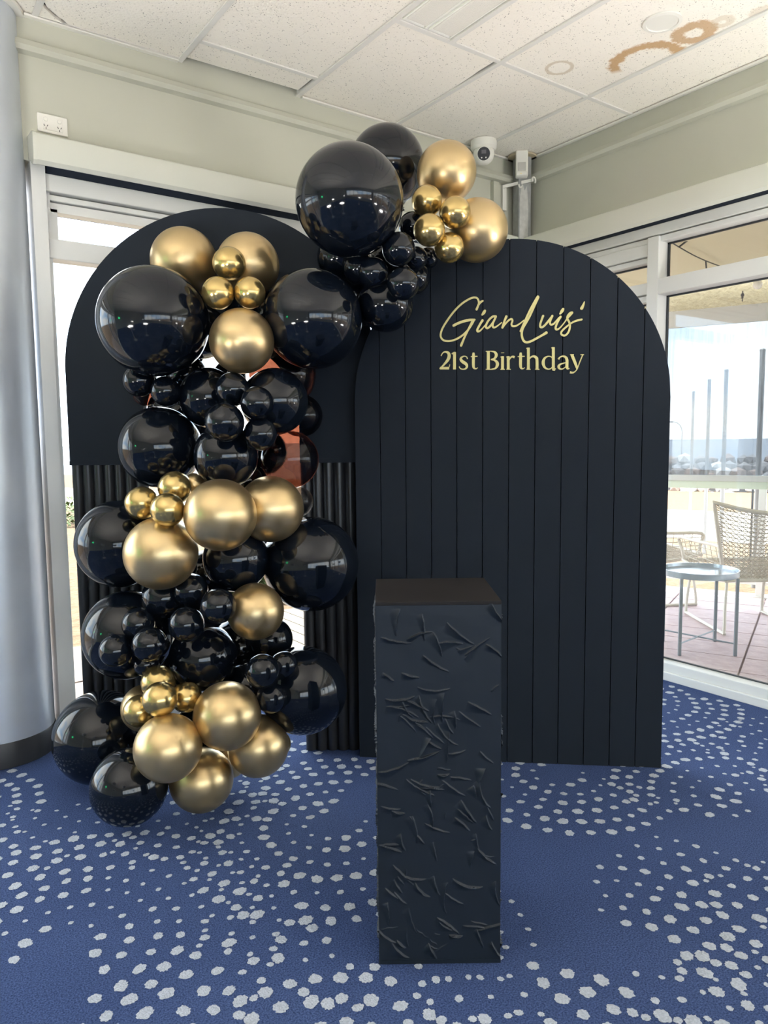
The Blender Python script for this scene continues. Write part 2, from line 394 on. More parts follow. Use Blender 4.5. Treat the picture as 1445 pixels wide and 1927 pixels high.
window_back('window_2', XL+.02, .20, [-3.7, -2.4, -1.1])
cas = [(0, 2.53), (.085, 2.525), (.096, 2.518), (.100, 2.503), (.100, 2.45), (.095, 2.42), (.082, 2.406), (.060, 2.412), (.03, 2.436), (0, 2.44)]
bb = thing('blind_cassette', 'long cream roller blind cassette above the left-hand window, below the power outlet', 'blind', (0, 0, 0))
MB().prism(cas, lambda a, z, h: (h, YB-a, z), .665, 3.36).build('cover', blind_m, bb, smooth=25)
MB().prism([(a*1.02, z+(.003 if z > 2.5 else -.003)) for a, z in cas], lambda a, z, h: (h, YB-a, z), .652, .666).build('end_cap', blind_m, bb)
box(.72, 3.40, YB+.02, YB+.05, 2.400, 2.44).build('shaded_slot', dark_gap, bb, label='dark navy strip painted as shade in the slot under the cassette')  # shade of the slot below the cassette, painted as a dark strip

# ------------------------------------------------------------------ right window wall
wz = struct('window_3')
XG = XR+.085
ym = [(2.365, 2.432), (.86, .93), (-.62, -.55), (-2.1, -2.03), (-3.6, -3.53)]
MB().box(XR+.004, XR+.10, YF, 3.30, 2.352, 2.404, bev=.004).build('head_rail', frame_m, wz)
MB().box(XR+.016, XR+.10, YF, 3.30, 2.318, 2.346, bev=.003).build('head_rail', frame_m, wz)
box(XR+.07, XR+.1, YF, 3.30, 2.33, 2.43).build('shadow_gap', dark_gap, wz)
for a, c in ym: MB().box(XR, XR+.10, a, c, 0, 2.345, bev=.002).build('mullion', frame_m, wz)
MB().box(XR, XR+.10, 3.25, 3.33, 0, 2.42).build('jamb', frame_m, wz)
ends = [3.25]+[q for p in ym for q in (p[1], p[0])]+[YF]
gask = P('black_gasket', (.03, .035, .04), .6)
for i in range(0, len(ends), 2):
    c, a = ends[i], ends[i+1]
    if i == 0:   # awning sash in the first bay
        MB().box(XR+.01, XR+.09, a, c, 2.255, 2.318, bev=.003).build('sash', frame_m, wz)
        MB().box(XR+.03, XR+.09, a, c, 2.225, 2.252, bev=.003).build('sash', frame_m, wz)
        MB().box(XR+.02, XR+.09, a, c, 2.06, 2.12, bev=.003).box(XR+.035, XR+.09, a, c, 2.02, 2.055, bev=.003).build('transom_bar', frame_m, wz)
        zt = (2.12, 2.225); zl = (.093, 2.02)
    else:
        MB().box(XR, XR+.10, a, c, 2.046, 2.126, bev=.003).build('transom_bar', frame_m, wz)
        zt = (2.126, 2.318); zl = (.093, 2.046)
    MB().box(XR-.004, XR+.10, a, c, .0, .045, bev=.003).box(XR+.012, XR+.10, a, c, .045, .093, bev=.003).build('sill_rail', frame_m, wz)
    for z0, z1 in (zt, zl):
        box(XG-.002, XG+.002, a, c, z0, z1).build('glass_pane', glass_m, wz)
        MB().box(XG-.006, XG+.006, a, c, z1-.008, z1).box(XG-.006, XG+.006, a, c, z0, z0+.006).box(XG-.006, XG+.006, c-.01, c, z0, z1).box(XG-.006, XG+.006, a, a+.01, z0, z1).build('gasket', gask, wz)
bb = thing('blind_cassette', 'long cream roller blind cassette above the right-hand window', 'blind', (0, 0, 0))
MB().prism([(a, z-.012) for a, z in cas], lambda a, z, h: (XR-a, h, z), YF+.01, 3.26).build('cover', blind_m, bb, smooth=25)
box(XR+.01, XR+.04, YF+.01, 3.25, 2.39, 2.43).build('shaded_slot', dark_gap, bb, label='dark navy strip painted as shade in the slot under the cassette')  # painted dark to stand for shade between cassette and window head

# ------------------------------------------------------------------ column on the left, corner post
pm = P('brushed_silver_paint', (.62, .67, .74), .36, metal=.5, vary=(6, .12), bump=(18, .03))
pil = thing('round_column', 'big round silver-grey column with a black skirting at the left edge', 'column', (.435, 3.42, 0))
MB().lathe([(.212, .0), (.212, 3.03)], 64).build('shaft', pm, pil, smooth=30)
MB().lathe([(.2155, .001), (.2155, .098), (.212, .105)], 64).build('skirting', P('black_vinyl_skirting', (.02, .022, .026), .45), pil, smooth=30)
MB().lathe([(.24, 2.985), (.24, 3.0)], 48).build('collar', angle_m, pil)
post = thing('corner_post', 'square grey steel post with worn paint in the room corner', 'post', (3.405, 3.275, 0), math.radians(-20))
MB().box(-.042, .042, -.042, .042, 0, 3.0, bev=.005).build('shaft', grey_steel, post)
pt = P('flaked_pale_paint', (.50, .50, .48), .7, vary=(40, .3))
MB().prism([(-.036, 2.35), (.012, 2.30), (.020, 2.5), (.022, 2.70), (.012, 2.82), (-.004, 2.79), (-.020, 2.85), (-.034, 2.74)], lambda a, z, h: (a, h, z), -.043, -.0425).build('worn_patch', pt, post, label='paler worn patch of paint')
MB().lathe([(.085, 2.990), (.088, 2.994), (.088, 2.999)], 32).build('ceiling_ring', P('tan_ring', (.55, .47, .33), .6), post, label='tan ring where it meets the ceiling')

# ------------------------------------------------------------------ fittings on the walls and ceiling
o = thing('power_outlet', 'white double power outlet on the wall above the left window', 'outlet', (.7495, YB, 2.5985))
MB().box(-.0575, .0575, -.010, 0, -.0365, .0365, bev=.003).build('plate', white_plastic, o)
ip = MB().box(-.038, .038, -.012, -.008, -.026, .026, bev=.001).build('inner_plate', white_plastic, o)
slot = P('slot_dark', (.03, .03, .03), .6)
for sx in (-.027, .025):
    MB().lathe([(.0085, 0), (.0085, .002), (.007, .0035)], 16, (sx, -.012, .014), 'Y').build('rocker_switch', white_plastic, ip, smooth=40)
    for dx, dz, ang in ((-.006, -.006, -.5), (.006, -.006, .5), (0, -.017, 0)):
        c_, s_ = math.cos(ang), math.sin(ang)
        MB().prism([(-.0012, -.004), (.0012, -.004), (.0012, .004), (-.0012, .004)], lambda a, z, h: (sx+dx+a*c_-z*s_*-1, h, -.004+dz+z*c_+a*s_*-1), -.0128, -.0115).build('pin_slot', slot, ip)

cam_w = P('camera_white', (.80, .79, .74), .35)
o = thing('security_camera', 'white dome security camera on the ceiling near the corner', 'camera', (3.05, 3.235, 3.0))
MB().lathe([(.074, 0), (.075, -.02), (.074, -.038), (.066, -.046), (.062, -.05)], 40).build('base', cam_w, o, smooth=40)
MB().lathe([(.0001, -.128)]+[(.060*math.sin(a), -.070-.060*math.cos(a)) for a in [PI*k/20 for k in range(2, 15)]], 40).build('eyeball', cam_w, o, smooth=40)
look = (Vector((-.60, -.65, -.28))).normalized(); cb = Vector((0, 0, -.070))
ax = look.cross(Vector((0, 0, 1))).normalized(); ay = ax.cross(look)
def disc_at(c0, r, d0_, d1_, mat, name, par=None, **k):
    mb = MB(); n = 28
    v = [c0+look*d0_+r*(math.cos(2*PI*i/n)*ax+math.sin(2*PI*i/n)*ay) for i in range(n)]+[c0+look*d1_+r*.97*(math.cos(2*PI*i/n)*ax+math.sin(2*PI*i/n)*ay) for i in range(n)]
    mb.add(v, [tuple(range(n-1, -1, -1)), tuple(range(n, 2*n))]+[(i, (i+1) % n, (i+1) % n+n, i+n) for i in range(n)]); return mb.build(name, mat, par or o, **k)
disc_at(cb, .040, .040, .0605, cam_w, 'bezel'); lw = disc_at(cb, .036, .055, .0625, P('camera_face', (.05, .05, .055), .15), 'lens_window')
mb = MB(); q = [cb+ay*.010+look*.0645+ax*a+ay*c for a, c in ((-.013, -.010), (.013, -.010), (.013, .010), (-.013, .010))]; q2 = [p-look*.004 for p in q]
mb.add(q+q2, [(0, 1, 2, 3), (7, 6, 5, 4), (0, 4, 5, 1), (1, 5, 6, 2), (2, 6, 7, 3), (3, 7, 4, 0)]).build('lens', P('lens_grey', (.16, .15, .16), .08), lw)
for sx in (-.012, .012): disc_at(cb-ay*.020+ax*sx, .0042, .055, .0640, white_plastic, 'infrared_lamp', lw)

o = thing('motion_sensor', 'white box motion sensor mounted high on the corner post', 'sensor', (3.352, 3.228, 2.93), math.radians(-42))
MB().box(-.036, .036, -.03, .02, -.075, .075, bev=.008).build('housing', white_plastic, o)
MB().box(-.024, .024, -.034, -.02, -.045, .005, bev=.004).build('sensor_lens', P('milky_lens', (.52, .51, .48), .3), o)
MB().box(-.034, .034, -.037, -.01, -.072, -.05, bev=.005).build('lower_lip', white_plastic, o)
MB().lathe([(.003, 0), (.0025, .003)], 10, (-.006, -.036, -.062), 'Y').build('indicator', P('amber_dot', (.9, .7, .15), .3), o)
o = thing('slotted_bracket', 'white slotted angle bracket on the wall below the motion sensor', 'bracket', (3.31, 3.33, 2.80))
MB().box(-.016, .016, -.004, .012, -.115, .03, bev=.001).build('wall_leg', white_plastic, o)
MB().add([(-.016, -.004, .03), (.105, -.14, .055), (.105, -.14, .037), (-.016, -.004, .012), (-.012, .0, .03), (.109, -.136, .055), (.109, -.136, .037), (-.012, .0, .012)], [(0, 1, 2, 3), (7, 6, 5, 4), (0, 4, 5, 1), (1, 5, 6, 2), (2, 6, 7, 3), (3, 7, 4, 0)]).build('arm', white_plastic, o)
MB().tube([(.105+.016*math.cos(a), -.14, .040+.02*math.sin(a)) for a in [PI*k/6-.6 for k in range(9)]], .005, 8).build('hook', white_plastic, o)
MB().tube([(.05+.014*math.cos(a), -.085, .022+.016*math.sin(a)) for a in [-PI*k/6 for k in range(7)]], .005, 8).build('hook', white_plastic, o)
o = thing('cable_trunking', 'short cream cable trunking box on the wall left of the corner post', 'trunking', (3.235, YB, 2.70))
MB().box(-.022, .022, -.03, 0, -.14, .14, bev=.002).build('cover', wall_m, o)
MB().box(.026, .050, -.018, 0, -.14, .13, bev=.002).build('side_channel', wall_m, o)

lens_m = P('prismatic_lens', (.80, .78, .72), .25, bump=(300, .3, 1))
lit_m = P('lit_prismatic_lens', (.80, .78, .72), .25); q = lit_m.node_tree.nodes['Principled BSDF']; q.inputs['Emission Color'].default_value = (1, .93, .80, 1); q.inputs['Emission Strength'].default_value = FILL
tray_m = P('light_tray', (.82, .82, .78), .35); rib_m = P('light_rib', (.84, .85, .78), .3)
def tube_light(x, y, label, lens, dz=0.0, group=None):
    o = thing('tube_light', label, 'light', (x, y, 3.0+dz), 0, group)
    MB().box(-.138, .138, -.588, .588, .004, .03).build('tray', tray_m, o)
    for sx in (-.068, .068):
        MB().box(sx-.052, sx+.052, -.56, .56, -.006, .008, bev=.005).build('lens_panel', lens, o)
        MB().box(sx-.060, sx-.053, -.575, .575, -.003, .01).box(sx+.053, sx+.060, -.575, .575, -.003, .01).build('lens_frame', rib_m, o)
tube_light(2.05, 1.94, 'recessed white twin tube ceiling light with ribbed panels, at the top of the picture', lens_m)
up_m = P('added_glow', (.8, .8, .78), .4); q = up_m.node_tree.nodes['Principled BSDF']; q.inputs['Emission Color'].default_value = (1, .968, .91, 1); q.inputs['Emission Strength'].default_value = FILL  # emission of the added uplighters
up2_m = up_m.copy(); up2_m.name = 'added_glow_strong'; up2_m.node_tree.nodes['Principled BSDF'].inputs['Emission Strength'].default_value = FILL*1.1
for (x, y), lb in zip(((-.9, 1.7), (-.45, .55), (3.05, .30), (2.85, -1.1), (-2.6, .5), (.3, -2.7), (-3.2, -2.6), (2.5, -3.2)),
        ('nearest to the back window', 'to the left of the camera', 'by the right window, nearest the corner', 'behind the camera on the right', 'far left, midway to the left wall', 'middle of the rear of the room', 'rear left corner', 'rear right corner')):
    o = thing('added_uplighter', 'added unseen white bowl uplighter on a thin pole, ' + lb, 'lamp', (x, y, 0), 0, 'added uplighters out of view')  # invented lamp out of view, added to lift the ceiling brightness
    MB().lathe([(.15, 0), (.15, .02), (.02, .03)], 28).build('foot', tray_m, o, smooth=40)
    MB().tube([(0, 0, .02), (0, 0, 1.03)], .012, 10).build('pole', tray_m, o)
    MB().lathe([(.03, 1.0), (.10, 1.03), (.17, 1.09), (.205, 1.16), (.20, 1.16), (.16, 1.10), (.02, 1.06)], 32).build('bowl', tray_m, o, smooth=60)
    MB().lathe([(.18, 1.128), (.18, 1.134)], 28).build('diffuser', up2_m if x > 2.8 else up_m, o)
gl_ = thing('green_lamp', 'round green signal lamp on the far left wall', 'lamp', (XL, 2.3, 1.75))
box(0, .03, -.13, .13, -.13, .13, bev=.005).build('housing', white_plastic, gl_)
em = P('green_glow', (0, .3, .1), .4); q = em.node_tree.nodes['Principled BSDF']; q.inputs['Emission Color'].default_value = (.02, 1, .3, 1); q.inputs['Emission Strength'].default_value = 16
MB().lathe([(.11, .03), (.09, .06), (.001, .07)], 20).build('lens', em, gl_).rotation_euler = (0, PI/2, 0)
o = tag(MB().lathe([(.078, 0), (.077, -.006), (.064, -.008), (.062, -.004), (.0, -.004)], 40).build('ceiling_cover_plate', white_plastic, None, smooth=30), 'round white cover plate on the stained ceiling tile', 'cover plate')
o.location = (2.82, 1.93, 3.003)
# ------------------------------------------------------------------ backdrops
def arch_poly(x0, x1, zt, r, cx, z0=0.0, n=24):
    """column of an arched board between x0 and x1 (arch: centre cx, spring zt, radius r)"""
    pts = [(x0, z0), (x1, z0)]
    for k in range(n+1):
        x = x1+(x0-x1)*k/n; pts.append((x, zt+math.sqrt(max(0, r*r-(x-cx)**2))))
    return pts
# front: shiplap arch, origin at its lower left corner, x to the right along the board, -y to the viewer
FA = math.atan2(-.669, .743)
fb = thing('arched_backdrop', 'right-hand black arched backdrop of vertical planks with gold lettering', 'backdrop', (1.6184, 2.4478, 0), FA)
full = [(0, 0), (1.2, 0)]+[(.6+.6*math.cos(PI*k/64), 1.45+.6*math.sin(PI*k/64)) for k in range(65)]
MB().prism(full, lambda a, z, h: (a, h, z), .014, .045).build('backing_board', black_panel, fb)
for i in range(12):
    x0, x1 = .1*i+(.0017 if i else 0), .1*(i+1)-(.0017 if i < 11 else 0)
    MB().prism(arch_poly(x0, x1, 1.45, .6, .6), lambda a, z, h: (a, h, z), 0, .0135).build('plank', black_panel, fb)
prop = MB().tube([(.6, .045, 1.2), (.6, .38, .02)], .012, 8).tube([(.6, .045, .02), (.6, .38, .02)], .012, 8); prop.build('rear_prop', black_panel, fb)
def ribbon(mb, stroke, y0, y1):
    pts = catmull(stroke, 6); n = len(pts); L = []; R_ = []
    for i, (x, z, hw) in enumerate(pts):
        a = pts[max(0, i-1)]; c = pts[min(n-1, i+1)]; dx, dz = c[0]-a[0], c[1]-a[1]; q = math.hypot(dx, dz) or 1
        nx, nz_ = -dz/q, dx/q; L.append((x+nx*hw, z+nz_*hw)); R_.append((x-nx*hw, z-nz_*hw))
    v = [(x, y1, z) for x, z in L]+[(x, y1, z) for x, z in R_]+[(x, y0, z) for x, z in L]+[(x, y0, z) for x, z in R_]
    f = []
    for i in range(n-1):
        f += [(i, i+1, n+i+1, n+i), (2*n+i, 3*n+i, 3*n+i+1, 2*n+i+1), (i, 2*n+i, 2*n+i+1, i+1), (n+i, n+i+1, 3*n+i+1, 3*n+i)]
    f += [(0, n, 3*n, 2*n), (n-1, 3*n-1, 4*n-1, 2*n-1)]
    mb.add(v, f)
    if ROUND:
        for (x, z, hw) in (pts[0], pts[-1]): mb.prism([(x+hw*math.cos(2*PI*k/12), z+hw*math.sin(2*PI*k/12)) for k in range(12)], lambda a, c, h: (a, h, c), y0-.0001, y1)
LETTERS = [('G',[[(0.4998,1.8241,0.00332),(0.4911,1.8195,0.00404),(0.4838,1.8111,0.00404),(0.4794,1.8007,0.00404),(0.476,1.793,0.00427)],[(0.4847,1.814,0.00356),(0.4832,1.8256,0.00356),(0.4764,1.8354,0.00356),(0.4632,1.8372,0.00356),(0.4461,1.8315,0.00356),(0.4217,1.8169,0.00356),(0.3946,1.7926,0.00356),(0.3685,1.7604,0.00356),(0.3467,1.727,0.00356),(0.3387,1.7028,0.00356),(0.3416,1.6881,0.00356),(0.3535,1.6786,0.00356),(0.3747,1.6766,0.00356),(0.3994,1.6833,0.00356),(0.4241,1.6982,0.00356),(0.4437,1.7171,0.00356),(0.4584,1.7385,0.00356),(0.4677,1.7547,0.00285)],[(0.3886,1.7346,0.00475),(0.4019,1.741,0.00475),(0.4216,1.7482,0.00475),(0.4462,1.7534,0.00475),(0.4687,1.7546,0.00332)],[(0.4633,1.7529,0.00475),(0.454,1.7362,0.00404),(0.4452,1.7195,0.0038),(0.4364,1.7027,0.0038),(0.4275,1.6835,0.0038),(0.4171,1.6589,0.00475)]]),('i',[[(0.4985,1.7509,0.00451),(0.4912,1.74,0.00404),(0.4839,1.7271,0.00404),(0.4785,1.7157,0.00404),(0.4815,1.7098,0.00404),(0.4893,1.7125,0.00309),(0.5,1.7228,0.00237),(0.5127,1.737,0.00214)],[(0.5072,1.7863,0.00475),(0.5033,1.7797,0.0057),(0.497,1.7722,0.00332)]]),('a',[[(0.5486,1.7649,0.0038),(0.5375,1.7643,0.0038),(0.5244,1.754,0.0038),(0.5146,1.7394,0.0038),(0.5113,1.7264,0.0038),(0.5176,1.7214,0.0038),(0.5283,1.7293,0.0038),(0.54,1.7449,0.0038),(0.5487,1.7625,0.0038)],[(0.5496,1.7639,0.00356),(0.5409,1.7459,0.00356),(0.5371,1.7325,0.00356),(0.54,1.7232,0.00356),(0.5498,1.7254,0.00285),(0.5609,1.7332,0.00237),(0.5711,1.7412,0.0019)]]),('n',[[(0.5885,1.7628,0.00475),(0.5827,1.7495,0.00404),(0.5779,1.7352,0.00404),(0.5741,1.7223,0.00427)],[(0.5751,1.7232,0.00332),(0.5852,1.736,0.00332),(0.5982,1.7491,0.00332),(0.6079,1.7531,0.00332),(0.6118,1.7463,0.00332),(0.608,1.7344,0.00332),(0.6119,1.7265,0.00332),(0.624,1.7267,0.00332),(0.6385,1.7345,0.00261),(0.6543,1.7465,0.00237)]]),('L',[[(0.7055,1.833,0.00475),(0.6956,1.818,0.0038),(0.6838,1.7969,0.0038),(0.6719,1.7733,0.0038),(0.661,1.7497,0.0038),(0.6516,1.7284,0.0038),(0.643,1.7074,0.00451)],[(0.7075,1.831,0.00427),(0.691,1.7943,0.00404),(0.6759,1.7613,0.00404),(0.6626,1.7377,0.00404),(0.6516,1.7187,0.00404),(0.6469,1.702,0.00404),(0.648,1.6851,0.00404),(0.6549,1.6695,0.00404),(0.6665,1.6644,0.00404),(0.6824,1.6683,0.00404),(0.7016,1.678,0.00404),(0.7208,1.6881,0.00404),(0.7385,1.6982,0.00522)]]),('u',[[(0.7259,1.7608,0.00427),(0.7202,1.7456,0.0038),(0.7156,1.7304,0.0038),(0.7166,1.7208,0.0038),(0.7239,1.7197,0.0038),(0.7348,1.7285,0.0038),(0.7476,1.7439,0.0038),(0.7589,1.7579,0.0038)],[(0.7599,1.7598,0.00427),(0.7543,1.7456,0.00356),(0.7515,1.7342,0.00356),(0.7564,1.7274,0.00356),(0.7659,1.731,0.00356),(0.7754,1.7417,0.00261),(0.7848,1.7534,0.00214)]]),('i',[[(0.7905,1.7556,0.00427),(0.7825,1.7415,0.0038),(0.7755,1.7259,0.0038),(0.7728,1.7145,0.0038),(0.7776,1.7091,0.0038),(0.7876,1.7141,0.00285),(0.7994,1.7267,0.00237),(0.8097,1.7407,0.00214)],[(0.7997,1.7839,0.00475),(0.7959,1.7769,0.0057),(0.7894,1.768,0.00332)]]),('s',[[(0.8088,1.7393,0.00237),(0.8205,1.7547,0.00356),(0.8322,1.7672,0.00356),(0.8331,1.771,0.00356),(0.8251,1.7684,0.00356),(0.8171,1.7582,0.00356),(0.8163,1.7477,0.00356),(0.8231,1.7356,0.00356),(0.8262,1.7212,0.00356),(0.8235,1.7055,0.00356),(0.8165,1.6927,0.00356),(0.8061,1.6858,0.00356),(0.796,1.6899,0.00356),(0.794,1.6981,0.00356),(0.802,1.7089,0.00356),(0.8185,1.7228,0.00309),(0.8374,1.7352,0.00309),(0.854,1.7409,0.00356),(0.8691,1.7438,0.00332)]]),('apostrophe',[[(0.8781,1.8086,0.0019),(0.8736,1.7959,0.00427),(0.8685,1.7852,0.0057)]]),('digit',[[(0.3399,1.6207,0.0019),(0.3464,1.6318,0.0019),(0.3573,1.636,0.00332),(0.3682,1.6308,0.00522),(0.3711,1.619,0.00617),(0.3661,1.6054,0.0057),(0.3532,1.59,0.0038),(0.3398,1.5765,0.00237),(0.3343,1.5717,0.0019)],[(0.3353,1.5742,0.00475),(0.371,1.5734,0.00475)],[(0.371,1.5778,0.00142),(0.3735,1.5876,0.00142)]]),('digit',[[(0.3919,1.6342,0.0057),(0.3918,1.5685,0.0057)],[(0.3811,1.6276,0.0019),(0.387,1.6304,0.00285),(0.3929,1.6341,0.0019)]]),('s',[[(0.4413,1.6066,0.0019),(0.4383,1.6145,0.0019),(0.4294,1.6177,0.0019),(0.4196,1.614,0.00332),(0.4156,1.6062,0.00475),(0.4225,1.5973,0.0057),(0.4344,1.5892,0.0057),(0.4393,1.5803,0.00475),(0.4354,1.5715,0.00332),(0.4255,1.5683,0.0019),(0.4146,1.571,0.0019),(0.4097,1.5789,0.0019)]]),('t',[[(0.4644,1.6305,0.00332),(0.4644,1.6193,0.00522),(0.464,1.5827,0.00522),(0.4669,1.5718,0.0038),(0.4748,1.5692,0.0019),(0.4807,1.5735,0.00142)],[(0.4541,1.6156,0.0019),(0.4796,1.616,0.0019)]]),('B',[[(0.5208,1.634,0.0057),(0.521,1.5658,0.0057)],[(0.511,1.6343,0.00166),(0.5345,1.6342,0.00166)],[(0.5112,1.566,0.00166),(0.5347,1.5655,0.00166)],[(0.5325,1.6338,0.0019),(0.5433,1.6316,0.00332),(0.5502,1.6236,0.00522),(0.5502,1.6149,0.00522),(0.5434,1.6063,0.00332),(0.5307,1.6027,0.0019)],[(0.5307,1.6027,0.0019),(0.5454,1.5994,0.0038),(0.5547,1.5895,0.0057),(0.5547,1.5797,0.0057),(0.5474,1.5692,0.00332),(0.5328,1.5656,0.0019)]]),('i',[[(0.5746,1.6143,0.00522),(0.5748,1.5647,0.00522)],[(0.5668,1.6111,0.00166),(0.5746,1.6133,0.00166)],[(0.567,1.5648,0.00166),(0.5836,1.5645,0.00166)],[(0.575,1.6284,0.0057),(0.575,1.626,0.0057)]]),('r',[[(0.5965,1.6138,0.00522),(0.5968,1.5642,0.00522)],[(0.5887,1.6106,0.00166),(0.5965,1.6128,0.00166)],[(0.589,1.5644,0.00166),(0.6065,1.564,0.00166)],[(0.5995,1.5982,0.0019),(0.6048,1.6078,0.00285),(0.6126,1.612,0.00332),(0.6204,1.6094,0.00427)]]),('t',[[(0.6431,1.6263,0.00332),(0.6432,1.6152,0.00522),(0.6429,1.5788,0.00522),(0.6459,1.568,0.0038),(0.6527,1.5655,0.0019),(0.6585,1.5697,0.00142)],[(0.632,1.6115,0.0019),(0.6582,1.6119,0.0019)]]),('h',[[(0.672,1.644,0.00522),(0.6726,1.5626,0.00522)],[(0.6643,1.6413,0.00166),(0.672,1.6435,0.00166)],[(0.6649,1.5628,0.00166),(0.6809,1.5624,0.00166)],[(0.6748,1.5994,0.0019),(0.6815,1.608,0.00285),(0.6921,1.6111,0.0038),(0.7018,1.6056,0.00522),(0.7048,1.5949,0.00522),(0.7051,1.5619,0.00522)],[(0.6973,1.5621,0.00166),(0.7138,1.5617,0.00166)]]),('d',[[(0.7654,1.5993,0.00142),(0.7567,1.6082,0.0019),(0.7442,1.6095,0.00237),(0.7327,1.602,0.00427),(0.728,1.5866,0.0057),(0.733,1.5701,0.00427),(0.7447,1.5621,0.00237),(0.7562,1.5638,0.0019),(0.7657,1.5742,0.00166)],[(0.7654,1.6437,0.00522),(0.7663,1.5664,0.00522),(0.7697,1.5615,0.00522)],[(0.7573,1.641,0.00166),(0.7654,1.6432,0.00166)],[(0.7663,1.5616,0.00166),(0.7755,1.5624,0.00166)]]),('a',[[(0.7847,1.5979,0.0038),(0.7903,1.6055,0.00237),(0.8008,1.6091,0.00285),(0.8114,1.605,0.00427),(0.8164,1.5943,0.00522),(0.8167,1.5702,0.00522),(0.8196,1.5624,0.0038),(0.8263,1.5632,0.00166)],[(0.8155,1.5857,0.00166),(0.8012,1.5821,0.00214),(0.7897,1.5775,0.0038),(0.786,1.5699,0.00475),(0.7909,1.5621,0.00332),(0.8014,1.5618,0.00214),(0.8147,1.5712,0.00142)]]),('y',[[(0.8343,1.6132,0.00522),(0.8432,1.5927,0.00522),(0.8521,1.5694,0.00427),(0.8551,1.5588,0.0019)],[(0.8744,1.6113,0.0019),(0.8652,1.5884,0.0019),(0.8551,1.5617,0.0019),(0.8475,1.5512,0.0019),(0.838,1.5466,0.00332),(0.8284,1.5482,0.00427)],[(0.8276,1.6143,0.00166),(0.8419,1.6139,0.00166)],[(0.8667,1.6134,0.00166),(0.8791,1.6131,0.00166)]])]
for li, (nm, strokes) in enumerate(LETTERS):
    ROUND = li < 9
    mb = MB()
    for j, s in enumerate(strokes): ribbon(mb, s, -.0035-.00012*j-.00003*li, 0.0)
    mb.build('letter' if nm not in ('apostrophe', 'digit') else nm, gold_letter, fb)

# rear: arch with an open doorway, plain above and rippled legs below
RA = math.atan2(-.595, .804)
rb = thing('doorway_backdrop', 'left-hand black arched backdrop with an open middle and rippled legs behind the balloons', 'backdrop', (.722, 3.198, 0), RA)
LEG, ZS, ZR, RO = .262, 1.590, 1.213, .625
LEGL = .305
n = 48
outer = [(RO-RO*math.cos(PI*k/n), ZS+RO*math.sin(PI*k/n)) for k in range(n+1)]
xc, ri = (LEGL+1.2-LEG)/2, (1.2-LEG-LEGL)/2
inner = [(xc+ri*math.cos(PI*k/n), ZS-.20+ri*math.sin(PI*k/n)) for k in range(n+1)]
poly = [(0, ZR)]+outer+[(2*RO, ZR), (1.2-LEG, ZR)]+inner+[(LEGL, ZR)]
MB().prism(poly, lambda a, z, h: (a, h, z), -.012, .03).build('plain_arch', black_panel, rb)
for x0, LEG in ((0, .305), (1.2-.262, .262+.05)):
    MB().box(x0, x0+LEG, 0.004, .03, 0, ZR).build('leg_board', black_panel, rb)
    MB().box(x0, x0+LEG, -.016, .004, ZR-.002, ZR+.014).build('ledge', black_panel, rb)
    k = round(LEG/.0436); wd = LEG/k
    prof = [(wd*j/10-wd/2, -.017*math.sin(PI*j/10)**.7) for j in range(11)]
    rib = MB().prism([(a, y) for a, y in prof], lambda a, y, h: (a, y+.004, h), 0.002, ZR-.002).mesh('ripple_rib', P('satin_black_ripple', (.014, .015, .018), .36), 50)
    for j in range(k): link('ripple_rib', rib, rb, (x0+wd*(j+.5), 0, 0))
MB().tube([(.99, .03, .55), (.98, .07, .50), (.955, .10, .42), (.93, .08, .36), (.96, .04, .34)], .006, 8).build('rear_strap', black_plastic, rb)
MB().tube([(1.1, .03, 1.2), (1.1, .09, .015)], .012, 8).tube([(.1, .03, 1.2), (.1, .09, .015)], .012, 8).build('rear_prop', black_panel, rb)

